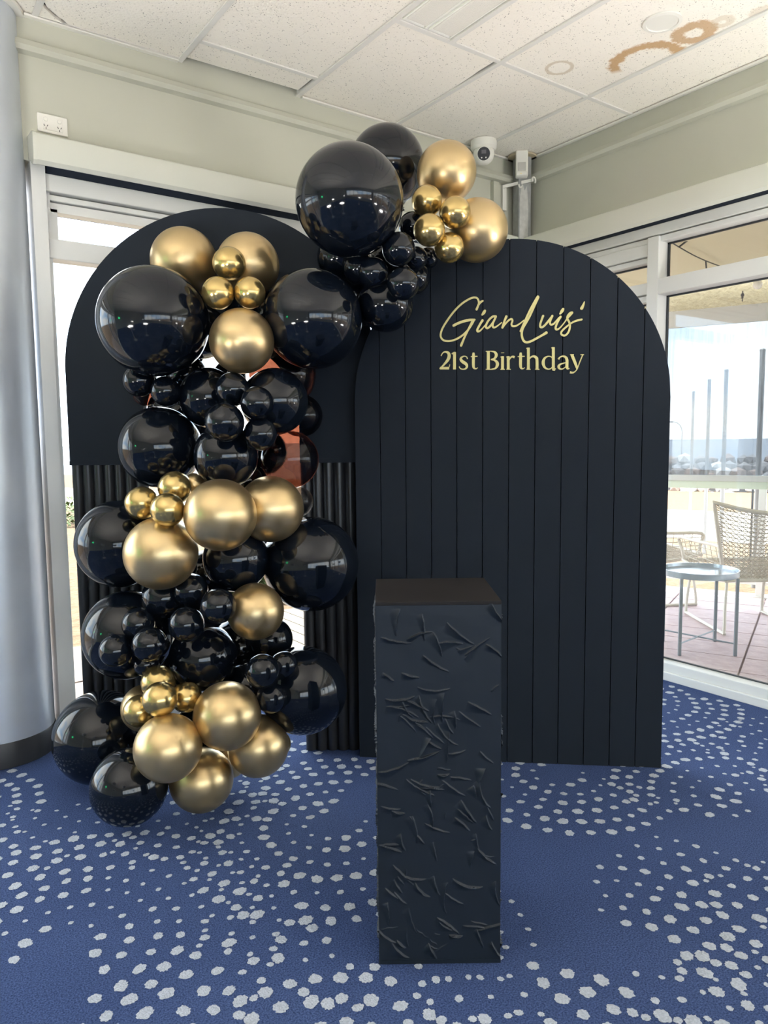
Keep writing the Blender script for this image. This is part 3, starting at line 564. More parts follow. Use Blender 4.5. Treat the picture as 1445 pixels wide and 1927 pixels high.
# ------------------------------------------------------------------ plinth with trowelled plaster face
PA = math.atan2(-.58, .815)
pl_ = thing('plinth', 'tall square black plinth with rough trowelled plaster sides in front of the backdrop', 'plinth', (.9815, 1.409, 0), PA)
PW, PH = .300, .915
rs = np.random.RandomState(5)
def plaster(nx, nz, W_, H_, count, seed):
    rs = np.random.RandomState(seed)
    X, Z = np.meshgrid(np.linspace(0, W_, nx), np.linspace(0, H_, nz)); Hh = np.zeros_like(X)
    for k in range(count):
        cx, cz = rs.uniform(.008, W_-.008), H_*(rs.uniform(.02, .97)); big = rs.rand() < .80
        ang = rs.normal(-.6, .6) if big else rs.uniform(-1.6, 1.6)
        L_ = rs.uniform(.014, .042) if big else rs.uniform(.006, .026); wd = rs.uniform(.006, .015) if big else .0011
        hgt = rs.uniform(.003, .0085) if big else rs.uniform(.0015, .004)
        x0, x1 = np.searchsorted(X[0], (cx-.06, cx+.06)); z0, z1 = np.searchsorted(Z[:, 0], (cz-.06, cz+.06))
        x, z = X[z0:z1, x0:x1]-cx, Z[z0:z1, x0:x1]-cz
        u = x*np.cos(ang)+z*np.sin(ang); v = -x*np.sin(ang)+z*np.cos(ang)
        bend = rs.uniform(-6, 6); v = v-bend*u*u+(.0004 if big else .001)*np.sin(u*rs.uniform(150, 330)+rs.rand()*6)
        along = np.clip(1-np.abs(u/(L_))**3, 0, 1)
        if big:   # a smear: ramps up across its width and stops at a sharp lip
            ww = wd*(1.02-.95*np.clip(u/L_*.5+.5, 0, 1)); s = np.clip((v+ww)/(2*ww), 0, 1); prof = np.where(v < ww, s**1.6, np.clip(1-(v-ww)/.0009, 0, 1))
            lip = np.exp(-((v-ww)/.0009)**2)*.25
            hh = hgt*along*(prof+lip)
        else:
            hh = hgt*.9*along*np.exp(-(v/wd)**2)
        Hh[z0:z1, x0:x1] = np.maximum(Hh[z0:z1, x0:x1], hh)
    n_ = rs.rand(nz//24+2, nx//24+2)
    zi = np.linspace(0, n_.shape[0]-1.01, nz); xi = np.linspace(0, n_.shape[1]-1.01, nx); a0 = zi.astype(int); b0 = xi.astype(int); fa = (zi-a0)[:, None]; fb_ = (xi-b0)[None]
    sm = n_[a0][:, b0]*(1-fa)*(1-fb_)+n_[a0+1][:, b0]*fa*(1-fb_)+n_[a0][:, b0+1]*(1-fa)*fb_+n_[a0+1][:, b0+1]*fa*fb_
    return X, Z, Hh+sm*.0008
def plaster_face(fn, nx, nz, count, seed, name):
    X, Z, Hh = plaster(nx, nz, PW, PH-.012, count, seed)
    v = [fn(a, c+.006, h) for a, c, h in zip(X.ravel(), Z.ravel(), Hh.ravel())]
    i = np.arange(nx*nz).reshape(nz, nx); q = np.stack([i[:-1, :-1], i[:-1, 1:], i[1:, 1:], i[1:, :-1]], -1).reshape(-1, 4)
    me = bpy.data.meshes.new(name); me.from_pydata(v, [], q.tolist()); me.polygons.foreach_set('use_smooth', [True]*len(q)); me.materials.append(plinth_m)
    return link(name, me, pl_)
MB().box(.002, PW-.002, .002, PW-.002, 0, PH-.003).build('body', plinth_m, pl_)
plaster_face(lambda a, c, h: (a, .001-h, c), 260, 780, 118, 3, 'plaster_front')
plaster_face(lambda a, c, h: (PW-.001+h, a, c), 100, 300, 110, 8, 'plaster_side')
plaster_face(lambda a, c, h: (.001-h*.8, PW-a, c), 130, 400, 150, 14, 'plaster_side')
MB().box(0, PW, 0, PW, PH-.009, PH, bev=.0015).build('top_board', P('dark_brown_black_top', (.012, .0105, .0115), .6, spec=.2, vary=(9, .35)), pl_, label='flat smooth dark top board')
MB().box(-.001, PW+.001, -.001, PW+.001, 0.001, .011).build('base_strip', plinth_m, pl_)

# ------------------------------------------------------------------ balloons
def balloon_mesh(name, mat):
    prof = []
    for k in range(0, 33):      # round crown, slightly drawn towards the neck
        a = PI*k/36; r = math.sin(a); z = -math.cos(a)
        if z > .2: z = .2+(z-.2)*1.10
        prof.append((max(r, .001), z))
    prof += [(.17, 1.045), (.09, 1.10), (.06, 1.135), (.075, 1.15), (.085, 1.165), (.05, 1.18), (.06, 1.215), (.085, 1.24), (.001, 1.235)]
    return MB().lathe(prof, 56).mesh(name, mat, 60)
BM = {'b': balloon_mesh('black_balloon', black_latex), 't': balloon_mesh('thin_balloon', thin_latex), 'c': balloon_mesh('smoky_balloon', clear_latex), 'g': balloon_mesh('satin_gold_balloon', gold_big), 's': balloon_mesh('shiny_gold_balloon', gold_small)}
spine = [Vector(p) for p in ((.85, 2.72, .1), (1.02, 2.72, .5), (1.05, 2.68, .9), (1.08, 2.68, 1.3), (1.10, 2.62, 1.7), (1.28, 2.52, 1.92), (1.55, 2.38, 2.0), (1.80, 2.30, 2.12))]
BALLOONS = [
    ('g', 1.060, 2.757, 1.980, 0.123, 'large gold balloon at the top left of the arch, above the big left black balloon'),
    ('g', 1.217, 2.537, 1.943, 0.114, 'large gold balloon at the top of the arch, right of the other large one'),
    ('s', 1.097, 2.433, 1.911, 0.057, 'small gold balloon between the two large gold ones, topmost of three'),
    ('s', 1.032, 2.385, 1.797, 0.054, 'small gold balloon beside the big left black balloon, left of three'),
    ('s', 1.128, 2.341, 1.801, 0.053, 'small gold balloon beside the big middle black balloon, right of three'),
    ('g', 1.092, 2.338, 1.637, 0.109, 'oval gold balloon hanging between the two big upper black balloons'),
    ('b', 0.865, 2.554, 1.712, 0.186, 'biggest black balloon on the left side, bright window reflection on its left'),
    ('b', 1.338, 2.282, 1.722, 0.172, 'very large black balloon just left of the planked backdrop top'),
    ('b', 0.848, 2.677, 1.519, 0.057, 'small black balloon tucked under the biggest left black balloon, left one'),
    ('b', 0.915, 2.597, 1.480, 0.053, 'small black balloon under the biggest left black balloon, right one'),
    ('t', 0.892, 2.752, 1.479, 0.044, 'tiny see-through dark balloon peeking below two small black ones, upper left'),
    ('b', 1.065, 2.571, 1.460, 0.108, 'medium black balloon directly below the upper oval gold balloon, left side'),
    ('b', 1.059, 2.350, 1.475, 0.057, 'small black balloon right under the upper oval gold balloon'),
    ('b', 1.092, 2.234, 1.424, 0.055, 'small black balloon in front of the medium black one, right of four'),
    ('b', 0.998, 2.284, 1.362, 0.064, 'small black balloon, left and front one of the middle cluster of four'),
    ('b', 1.113, 2.260, 1.323, 0.056, 'small black balloon, lowest of the middle cluster of four'),
    ('b', 1.219, 2.354, 1.438, 0.117, 'medium black balloon behind the middle cluster of four, to its right'),
    ('t', 1.444, 2.566, 1.399, 0.083, 'see-through dark balloon against the backdrop, behind the medium right one'),
    ('b', 0.919, 2.693, 1.281, 0.149, 'large black balloon at the left, above the three small gold ones'),
    ('b', 1.059, 2.424, 1.248, 0.112, 'wide black balloon sitting on top of the front middle gold balloon'),
    ('t', 1.295, 2.390, 1.232, 0.104, 'black balloon with a copper-brown see-through patch, at the right edge'),
    ('c', 1.391, 2.511, 1.065, 0.058, 'pale smoky grey balloon peeking out behind the middle right gold balloon'),
    ('g', 0.975, 2.509, 1.149, 0.041, 'little gold balloon mostly hidden between three small gold ones and the wide black one'),
    ('s', 0.791, 2.524, 1.093, 0.057, 'small gold balloon at the left edge, leftmost of the middle three'),
    ('s', 0.890, 2.472, 1.143, 0.057, 'small gold balloon, topmost of the middle left three'),
    ('s', 0.825, 2.367, 1.079, 0.056, 'small gold balloon, front and lowest of the middle left three'),
    ('g', 0.969, 2.275, 1.059, 0.119, 'large gold balloon in the very middle of the column, in front'),
    ('g', 1.184, 2.338, 1.061, 0.117, 'large gold balloon right of the one in the very middle'),
    ('g', 0.822, 2.440, 0.927, 0.123, 'wide gold balloon on the left below the three small gold ones'),
    ('b', 0.774, 2.735, 0.932, 0.160, 'large black balloon on the left edge beside the wide gold balloon'),
    ('b', 1.090, 2.433, 0.881, 0.117, 'medium black balloon below the front middle gold balloon'),
    ('b', 1.355, 2.356, 0.845, 0.175, 'large black balloon on the right against the ripple leg, at mid height'),
    ('b', 0.773, 2.687, 0.603, 0.161, 'large black balloon on the left edge with small black ones in front'),
    ('b', 0.862, 2.541, 0.752, 0.079, 'medium black balloon directly below the wide gold balloon'),
    ('b', 0.920, 2.433, 0.788, 0.058, 'small black balloon below the wide gold balloon, at its right corner'),
    ('b', 0.954, 2.281, 0.756, 0.059, 'small black balloon touching the lone lower right gold balloon'),
    ('b', 0.871, 2.358, 0.691, 0.059, 'small black balloon, lowest of the three left of the lone gold balloon'),
    ('b', 0.755, 2.502, 0.682, 0.055, 'small black balloon, topmost of three in front of the lower left large one'),
    ('b', 0.678, 2.507, 0.602, 0.055, 'small black balloon, leftmost of three in front of the lower left large one'),
    ('b', 0.761, 2.410, 0.629, 0.058, 'small black balloon, right one of three in front of the lower left large one'),
    ('b', 0.778, 2.507, 0.535, 0.043, 'tiny black balloon peeking out above the bottom small gold cluster'),
    ('b', 0.977, 2.489, 0.528, 0.121, 'large black balloon in the lower centre, above the bottom gold group'),
    ('g', 1.096, 2.298, 0.713, 0.098, 'lone gold balloon right of centre, under the mid-height right black balloon'),
    ('b', 1.230, 2.456, 0.559, 0.083, 'black balloon behind the lone gold balloon, beside the bright gap'),
    ('b', 1.059, 2.178, 0.539, 0.057, 'small black balloon, front of three beside the lower right large one'),
    ('b', 1.153, 2.208, 0.534, 0.048, 'small black balloon, right of three beside the lower right large one'),
    ('b', 1.097, 2.194, 0.434, 0.051, 'small black balloon, lowest of three beside the lower right large one'),
    ('b', 1.269, 2.283, 0.401, 0.157, 'large black balloon at the lower right against the ripple leg'),
    ('g', 0.793, 2.591, 0.351, 0.084, 'pale gold balloon behind the bottom cluster of small gold ones'),
    ('s', 0.790, 2.425, 0.490, 0.057, 'small gold balloon, topmost of the bottom cluster of four'),
    ('s', 0.756, 2.311, 0.471, 0.056, 'small gold balloon, front and centre of the bottom cluster of four'),
    ('s', 0.727, 2.439, 0.400, 0.053, 'small gold balloon, left of the bottom cluster of four'),
    ('s', 0.866, 2.369, 0.437, 0.052, 'small gold balloon, right of the bottom cluster of four'),
    ('g', 0.956, 2.242, 0.390, 0.112, 'large gold balloon near the bottom, upper right of the front pale one'),
    ('g', 0.763, 2.271, 0.320, 0.108, 'large pale gold balloon at the bottom front, next to the lowest black one'),
    ('g', 0.907, 2.366, 0.136, 0.109, 'lowest gold balloon, almost touching the carpet'),
    ('g', 1.085, 2.283, 0.239, 0.106, 'gold balloon at the bottom right, below the lower right black balloon'),
    ('g', 1.221, 2.404, 0.171, 0.050, 'gold balloon sliver behind the bottom right gold balloon'),
    ('b', 0.696, 2.832, 0.188, 0.174, 'big black balloon on the carpet at the far lower left'),
    ('b', 0.686, 2.451, 0.143, 0.128, 'black balloon resting on the carpet in front, lowest of all'),
    ('b', 1.398, 2.128, 2.094, 0.180, 'huge black balloon at the top of the garland, in front'),
    ('b', 1.779, 2.437, 2.380, 0.147, 'large black balloon topmost of all, behind the huge one'),
    ('g', 1.846, 2.155, 2.281, 0.109, 'large gold balloon at the top right below the security camera'),
    ('g', 1.894, 2.044, 2.054, 0.112, 'large gold balloon farthest right, over the planked arch top'),
    ('s', 1.701, 2.093, 2.137, 0.054, 'small gold balloon, upper left of the top right cluster of four'),
    ('s', 1.738, 1.986, 2.077, 0.054, 'small gold balloon, right of the top right cluster of four'),
    ('s', 1.643, 2.010, 2.009, 0.054, 'small gold balloon, left and lower of the top right cluster of four'),
    ('s', 1.733, 2.011, 1.964, 0.052, 'small gold balloon, bottom one of the top right cluster of four'),
    ('b', 1.548, 2.057, 1.943, 0.056, 'small black balloon, topmost under the huge top balloon'),
    ('b', 1.645, 2.085, 1.931, 0.040, 'tiny black balloon between the small black and small gold clusters'),
    ('b', 1.485, 2.118, 1.869, 0.051, 'small black balloon, left of the cluster under the huge top balloon'),
    ('b', 1.534, 2.015, 1.819, 0.054, 'small black balloon, lowest and front under the huge top balloon'),
    ('b', 1.705, 2.182, 2.073, 0.050, 'black balloon hidden between the huge black one and the top small gold ones'),
    ('b', 1.579, 2.178, 1.783, 0.099, 'medium black balloon at the bottom of the upper right cluster'),
    ('b', 1.476, 2.317, 1.958, 0.082, 'black balloon half hidden below the huge top balloon, over the left arch'),
    ('b', 1.771, 2.172, 1.967, 0.038, 'tiny black balloon behind the bottom small gold one, on the planks'),
    ('b', 1.109, 2.740, 1.720, 0.103, 'black balloon behind, between the biggest left black one and the oval gold one'),
    ('b', 1.317, 2.515, 1.755, 0.078, 'black balloon behind, between the oval gold one and the big middle black one'),
    ('t', 1.337, 2.508, 1.549, 0.123, 'backlit copper-brown see-through balloon below the big middle black balloon'),
    ('b', 1.057, 2.982, 1.435, 0.080, 'black balloon deep behind the two small ones under the biggest left balloon'),
    ('b', 1.074, 2.830, 1.377, 0.094, 'black balloon deep behind, left of the middle cluster of four small ones'),
    ('b', 1.325, 2.664, 1.259, 0.092, 'black balloon deep behind, left of the copper-brown patched one'),
    ('b', 1.215, 2.602, 1.149, 0.085, 'black balloon deep behind, between the two large middle gold ones'),
    ('b', 1.084, 2.701, 0.785, 0.093, 'black balloon deep behind, left of the medium one under the middle gold'),
    ('b', 1.337, 2.600, 0.860, 0.084, 'black balloon deep behind, below the second middle gold one'),
    ('b', 1.194, 2.635, 0.500, 0.119, 'black balloon deep behind, below the lone gold balloon'),
    ('b', 1.154, 2.486, 0.388, 0.098, 'black balloon deep behind, left of the three small lower right ones'),
    ('b', 0.955, 2.532, 0.236, 0.094, 'black balloon deep behind the bottom gold group'),
    ('g', 1.068, 2.505, 0.124, 0.077, 'gold balloon deep behind, above the lowest gold one'),
    ('b', 1.565, 2.369, 1.834, 0.114, 'black balloon deep behind, between the big middle black one and the upper right cluster'),
    ('b', 0.968, 2.884, 0.927, 0.103, 'black balloon deep behind the three small middle gold ones'),
    ('b', 0.951, 2.784, 0.494, 0.093, 'black balloon deep behind the small black ones at lower left'),
    ('b', 1.276, 2.696, 1.857, 0.090, 'black balloon deep behind the upper three small gold ones'),
    ('b', 1.069, 2.800, 1.558, 0.076, 'black balloon deep behind, right under the biggest left black balloon'),
    ('b', 1.182, 2.648, 1.543, 0.063, 'black balloon deep behind, under the upper oval gold balloon'),
    ('b', 0.926, 2.634, 0.391, 0.069, 'black balloon deep behind the bottom cluster of small gold ones'),
    ('b', 1.035, 2.602, 0.668, 0.078, 'black balloon deep behind the small black one touching the lone gold one'),
    ('b', 1.682, 2.286, 1.965, 0.077, 'black balloon deep behind the small black cluster under the huge top one'),
    ('b', 1.708, 2.181, 1.891, 0.061, 'black balloon deep behind, over the planks left of the lettering'),
    ('b', 1.492, 2.215, 1.903, 0.058, 'black balloon deep behind, left of the small black cluster near the top'),
]
for kind, x, y, z, r, label in BALLOONS:
    c = Vector((x, y, z)); sp = min(spine, key=lambda p: (p-c).length)
    d = (sp-c)+Vector((.58, .81, 0))*.18; d.normalize()
    gold = kind in 'gs'
    o = link('gold_balloon' if gold else 'black_balloon' if kind in 'bt' else 'grey_balloon', BM[kind], None, c)
    o.rotation_mode = 'QUATERNION'; o.rotation_quaternion = d.to_track_quat('Z', 'Y'); o.scale = (r, r, r)
    tag(o, label, 'balloon', 'gold balloons of the garland' if gold else 'black balloons of the garland' if kind in 'bt' else None)
# ------------------------------------------------------------------ outside, left: deck, path, grass
NX, NY = .9164, .4003          # normal of the porch edge (towards the sea)
UX, UY = -.4003, .9164         # along the porch edge
def gz(x, y):
    s = x*NX+y*NY
    return -.06-max(0.0, min(1.0, (s-7.0)/3.0))*.18-max(0.0, s-9)*.034
gm = bpy.data.materials.new('lawn_and_sand'); gm.use_nodes = True; t = gm.node_tree; b = t.nodes['Principled BSDF']; b.inputs['Roughness'].default_value = .95; b.inputs['Specular IOR Level'].default_value = .1
g = t.nodes.new('ShaderNodeNewGeometry'); sx = t.nodes.new('ShaderNodeSeparateXYZ'); t.links.new(g.outputs['Position'], sx.inputs[0])
n1 = t.nodes.new('ShaderNodeTexNoise'); n1.inputs['Scale'].default_value = 1.1; n1.inputs['Detail'].default_value = 6; t.links.new(g.outputs['Position'], n1.inputs['Vector'])
n2 = t.nodes.new('ShaderNodeTexNoise'); n2.inputs['Scale'].default_value = 18; n2.inputs['Detail'].default_value = 5; t.links.new(g.outputs['Position'], n2.inputs['Vector'])
cr = t.nodes.new('ShaderNodeValToRGB'); cr.color_ramp.elements[0].position = .35; cr.color_ramp.elements[1].position = .62
cr.color_ramp.elements[0].color = (.040, .085, .010, 1); cr.color_ramp.elements[1].color = (.125, .135, .028, 1); t.links.new(n1.outputs['Fac'], cr.inputs['Fac'])
def mth(op, a, bv=None):
    q = t.nodes.new('ShaderNodeMath'); q.operation = op
    for i, z in enumerate((a, bv)):
        if z is None: continue
        if isinstance(z, (int, float)): q.inputs[i].default_value = z
        else: t.links.new(z, q.inputs[i])
    return q.outputs[0]
s_ = mth('ADD', mth('MULTIPLY', sx.outputs[0], NX), mth('MULTIPLY', sx.outputs[1], NY)); s_ = mth('ADD', s_, mth('MULTIPLY', mth('SUBTRACT', n1.outputs['Fac'], .5), 1.2))
rp = t.nodes.new('ShaderNodeValToRGB'); rp.color_ramp.interpolation = 'CONSTANT'
E_ = rp.color_ramp.elements; E_[0].position = 0; E_[0].color = (0, 0, 0, 1); E_[1].position = .13; E_[1].color = (1, 1, 1, 1)
e = E_.new(.215); e.color = (.5, .5, .5, 1)
t.links.new(mth('DIVIDE', s_, 100.0), rp.inputs['Fac'])
m1 = t.nodes.new('ShaderNodeMix'); m1.data_type = 'RGBA'; m1.inputs[7].default_value = (.34, .31, .27, 1)
m2 = t.nodes.new('ShaderNodeMix'); m2.data_type = 'RGBA'; m2.inputs[7].default_value = (.16, .11, .07, 1)
t.links.new(mth('GREATER_THAN', rp.outputs['Color'], .3), m1.inputs[0]); t.links.new(cr.outputs['Color'], m1.inputs[6])
t.links.new(mth('COMPARE', rp.outputs['Color'], .5), m2.inputs[0]); t.links.new(m1.outputs[2], m2.inputs[6])
m3 = t.nodes.new('ShaderNodeMix'); m3.data_type = 'RGBA'; m3.blend_type = 'MULTIPLY'; m3.inputs[0].default_value = .6
c3 = t.nodes.new('ShaderNodeValToRGB'); c3.color_ramp.elements[0].position = .35; c3.color_ramp.elements[1].position = .6; c3.color_ramp.elements[0].color = (.55, .55, .5, 1); t.links.new(n2.outputs['Fac'], c3.inputs['Fac'])
t.links.new(m2.outputs[2], m3.inputs[6]); t.links.new(c3.outputs['Color'], m3.inputs[7]); t.links.new(m3.outputs[2], b.inputs['Base Color'])
bp = t.nodes.new('ShaderNodeBump'); bp.inputs['Strength'].default_value = .6; bp.inputs['Distance'].default_value = .05; t.links.new(n2.outputs['Fac'], bp.inputs['Height']); t.links.new(bp.outputs['Normal'], b.inputs['Normal'])
v = []; f = []; na, nb = 60, 60
for i in range(na+1):
    for j in range(nb+1):
        s = -14+58*(i/na); u = -70+150*(j/nb); x, y = s*NX+u*UX, s*NY+u*UY; v.append((x, y, gz(x, y)-.02))
for i in range(na):
    for j in range(nb): q = i*(nb+1)+j; f.append((q, q+1, q+nb+2, q+nb+1))
struct('ground', MB().add(v, f).mesh('ground', gm))

dk = P('weathered_deck_timber', (.20, .165, .12), .8, vary=(12, .25))
deck = struct('deck_floor')
MB().box(1.86, 3.42, 3.50, 5.16, -.30, -.075).build('deck_frame', dk, deck)
bm_ = MB().box(0, .108, 0, 1.66, -.07, -.045, bev=.003).mesh('deck_board', dk)
for k in range(13): link('deck_board', bm_, deck, (1.865+k*.118, 3.50, .015))
pv = P('pink_pebble_paving', (.19, .15, .13), .9, vary=(60, .3), bump=(70, .5))
paving = struct('paving'); slab = MB().box(0, .59, 0, .77, -.2, -.03, bev=.006).mesh('paving_slab', pv)
for i in range(12):
    for j in range(2): link('paving_slab', slab, paving, (-5.2+i*.6, 3.5+j*.79, 0))
leaf_m = P('hedge_leaf', (.06, .09, .02), .7, vary=(5, .4))
def bush(x, y, w_, d_, h_, nl, seed):
    rg = random.Random(seed); v = []; f = []
    for k in range(nl):
        a = rg.uniform(0, 6.28); q = rg.random()**.4; px, py = x+w_*q*math.cos(a), y+d_*q*math.sin(a); pz = gz(px, py)+h_*rg.random()*math.sqrt(max(.05, 1-q*q))
        s = rg.uniform(.03, .07); th = rg.uniform(0, 6.28); tl = rg.uniform(-.9, .9); o = len(v)
        dx, dy = math.cos(th)*s, math.sin(th)*s
        v += [(px-dx, py-dy, pz-s*tl), (px-dy*.5, py+dx*.5, pz), (px+dx, py+dy, pz+s*tl), (px+dy*.5, py-dx*.5, pz+.01)]; f.append((o, o+1, o+2, o+3))
    return MB().add(v, f)
for k, (x, y, w_, d_, h_, lb) in enumerate(((2.9, 14.5, 2.2, .9, .55, 'low green hedge across the lawn, seen past the left window jamb'), (2.75, 5.9, .55, .35, .42, 'small green bush beyond the timber deck, seen through the backdrop opening'), (-2.5, 15.5, 2.6, .9, .7, 'low green hedge on the far side of the lawn, left of the column'))):
    tag(bush(x, y, w_, d_, h_, 2600, k).build('hedge', leaf_m, None), lb, 'hedge')

# ------------------------------------------------------------------ outside, right: porch
def pw(s, u, z=0.0): return (s*NX+u*UX, s*NY+u*UY, z)
PROT = math.atan2(UY, UX)          # local x runs along the edge
tm = P('pink_stamped_paving', (.46, .35, .35), .65, vary=(9, .25), bump=(14, .9, 8))
porch = struct('porch_floor')
SE = 6.95
def poly_clip_x(px0): pass
MB().prism([(3.50, -6.0), pw(SE, -8.2)[:2], pw(SE, 3.6)[:2], (3.50, 5.0)], lambda a, c, h: (a, c, h), -.25, -.032).build('slab', P('mortar', (.30, .24, .23), .9), porch)
tw, tl = .315, .65
tile = MB().box(0, tl-.012, 0, tw-.010, -.035, -.02, bev=.003).mesh('paving_tile', tm)
s0 = 4.49-.315*3
def clip_x(poly, xmin):
    out = []
    for i in range(len(poly)):
        p, q = poly[i], poly[(i+1) % len(poly)]
        if p[0] >= xmin: out.append(p)
        if (p[0] >= xmin) != (q[0] >= xmin):
            t_ = (xmin-p[0])/(q[0]-p[0]); out.append((xmin, p[1]+t_*(q[1]-p[1])))
    return out
for i in range(-2, 11):
    for j in range(-9, 6):
        s, u = s0+i*tw, .36+j*tl
        if s+tw > SE: continue
        g_ = .006
        cs = [pw(s+a, u+c)[:2] for a, c in ((g_, g_), (tw-g_, g_), (tw-g_, tl-g_), (g_, tl-g_))]
        if min(c[0] for c in cs) > 3.87: link('paving_tile', tile, porch, pw(s+tw-g_, u+g_, 0), PROT); continue     # local y points back towards the room
        cl = clip_x(cs, 3.87)
        if len(cl) > 2: MB().prism(cl, lambda a, c, h: (a, c, h), -.035, -.02).build('paving_tile', tm, porch)
bm2 = P('sandstone_border', (.52, .44, .33), .8, vary=(20, .3), bump=(50, .6))
bt = MB().box(0, .27, 0, .44, -.035, -.015, bev=.004).mesh('border_stone', bm2)
for k in range(18): link('border_stone', bt, porch, (3.585, 3.9-.45*k, 0))
pc = P('cream_porch_ceiling', (.66, .63, .44), .7)
struct('porch_ceiling', MB().prism([(3.62, -6.0), pw(6.75, -8.2)[:2], pw(6.75, 3.0)[:2], (3.62, 4.6)], lambda a, c, h: (a, c, h), 2.57, 2.66).mesh('porch_ceiling', pc))
beam_m = P('rough_render', (.36, .30, .20), .9, vary=(30, .35), bump=(40, .8, 8))
struct('trim_5', MB().box(-3.0, 8.2, 0, .18, 2.352, 2.58).mesh('porch_beam', beam_m), pw(6.90, 0, 0), PROT+PI)
# pvc weather blind hanging under the beam
pm_ = bpy.data.materials.new('clear_pvc_sheet'); pm_.use_nodes = True; t = pm_.node_tree; t.nodes.clear()
out = t.nodes.new('ShaderNodeOutputMaterial'); tr = t.nodes.new('ShaderNodeBsdfTransparent'); df = t.nodes.new('ShaderNodeBsdfTranslucent'); gl = t.nodes.new('ShaderNodeBsdfGlossy'); gl.inputs['Roughness'].default_value = .12
tr.inputs['Color'].default_value = (.46, .475, .49, 1); df.inputs['Color'].default_value = (.40, .42, .44, 1)
co = t.nodes.new('ShaderNodeTexCoord'); mp2 = t.nodes.new('ShaderNodeMapping'); mp2.inputs['Scale'].default_value = (60, 60, 4)
nz2 = t.nodes.new('ShaderNodeTexNoise'); nz2.inputs['Scale'].default_value = 1; nz2.inputs['Detail'].default_value = 8
t.links.new(co.outputs['Object'], mp2.inputs[0]); t.links.new(mp2.outputs[0], nz2.inputs['Vector'])
mr = t.nodes.new('ShaderNodeMapRange'); mr.inputs['From Min'].default_value = .35; mr.inputs['From Max'].default_value = .75; mr.inputs['To Min'].default_value = .04; mr.inputs['To Max'].default_value = .30
t.links.new(nz2.outputs['Fac'], mr.inputs['Value'])
mx1 = t.nodes.new('ShaderNodeMixShader'); mx2 = t.nodes.new('ShaderNodeMixShader'); mx2.inputs[0].default_value = .04
t.links.new(mr.outputs[0], mx1.inputs[0]); t.links.new(tr.outputs[0], mx1.inputs[1]); t.links.new(df.outputs[0], mx1.inputs[2]); t.links.new(mx1.outputs[0], mx2.inputs[1]); t.links.new(gl.outputs[0], mx2.inputs[2]); t.links.new(mx2.outputs[0], out.inputs[0])
cb_ = thing('weather_blind', 'clear plastic weather blind hanging from the porch beam down to the railing', 'blind', pw(6.72, 0, 0), PROT+PI)
MB().box(-2.6, 6.0, -.001, .001, .98, 2.235).build('clear_sheet', pm_, cb_)
MB().box(-2.6, 6.0, -.012, .012, 2.222, 2.36).build('top_valance', P('pale_grey_vinyl', (.60, .60, .58), .5), cb_)
MB().box(-2.6, 6.0, -.016, .016, .935, .985, bev=.004).build('bottom_bar', P('aluminium_bar', (.60, .62, .60), .35, metal=.4), cb_)
MB().box(-2.6, 6.0, -.002, .002, .875, .935).build('bottom_skirt', P('pale_green_vinyl', (.55, .62, .50), .5), cb_)
rm = P('white_rail_paint', (.74, .74, .70), .4); gr_ = P('grey_baluster', (.16, .17, .19), .5)
rl = thing('porch_railing', 'white metal railing along the far edge of the porch', 'railing', pw(6.78, 0, 0), PROT+PI)
MB().box(-2.6, 6.0, -.02, .03, .87, .905, bev=.004).build('top_rail', rm, rl)
MB().box(-2.6, 6.0, -.015, .015, .075, .105, bev=.003).build('bottom_rail', rm, rl)
bal = MB().box(-.008, .008, -.008, .008, .10, .87).mesh('baluster', gr_); pst = MB().box(-.028, .028, -.028, .028, -.02, .9, bev=.003).box(-.06, .06, -.05, .05, -.03, -.018).mesh('post', rm)
u_post = -(5.992*UX+3.069*UY)
k = 0
for i in range(-3, 6):
    link('post', pst, rl, (u_post+i*1.0, 0, 0))
    if i > -1: 
        for du in (-.075, .115): link('baluster', bal, rl, (u_post+i*1.0+du, 0, 0))
    for du in (.35, .60): link('baluster', bal, rl, (u_post+i*1.0+du, 0, 0)) if i > 0 else None

# white fence posts beyond the railing
pp = MB().tube([(0, 0, -.9), (0, 0, 2.09)], .024, 12).lathe([(.027, 2.085), (.027, 2.10), (.01, 2.112)], 12).mesh('fence_post', P('grey_pipe', (.30, .30, .30), .4))
for (x, y), lb in zip(((11.88, 7.342), (9.671, 5.743), (8.472, 4.82), (6.85, 3.555)), ('shortest looking and farthest of the white posts beyond the porch railing', 'white post beyond the railing, second from the left', 'white post beyond the railing, third from the left', 'tallest looking and nearest white post beyond the porch railing')):
    tag(link('fence_post', pp, None, (x, y, 0)), lb, 'post', 'white posts beyond the railing')
# street lamp
o = thing('street_lamp', 'slim grey street lamp with a curved arm by the shore', 'lamp', (55.0, 34.9, -2.2))
MB().tube([(0, 0, 0), (0, 0, 4.0)]+[(-.75*(1-math.cos(a))*.81, .75*(1-math.cos(a))*.58, 4.0+.85*math.sin(a)) for a in [PI/2*k/8 for k in range(1, 9)]]+[(-1.3, .93, 4.87)], .05, 8).build('pole', P('galvanised', (.30, .33, .36), .5), o)
MB().box(-1.72, -1.28, .90, 1.20, 4.80, 4.92, bev=.03).build('lamp_head', P('galvanised', (.3, .33, .36), .5), o)
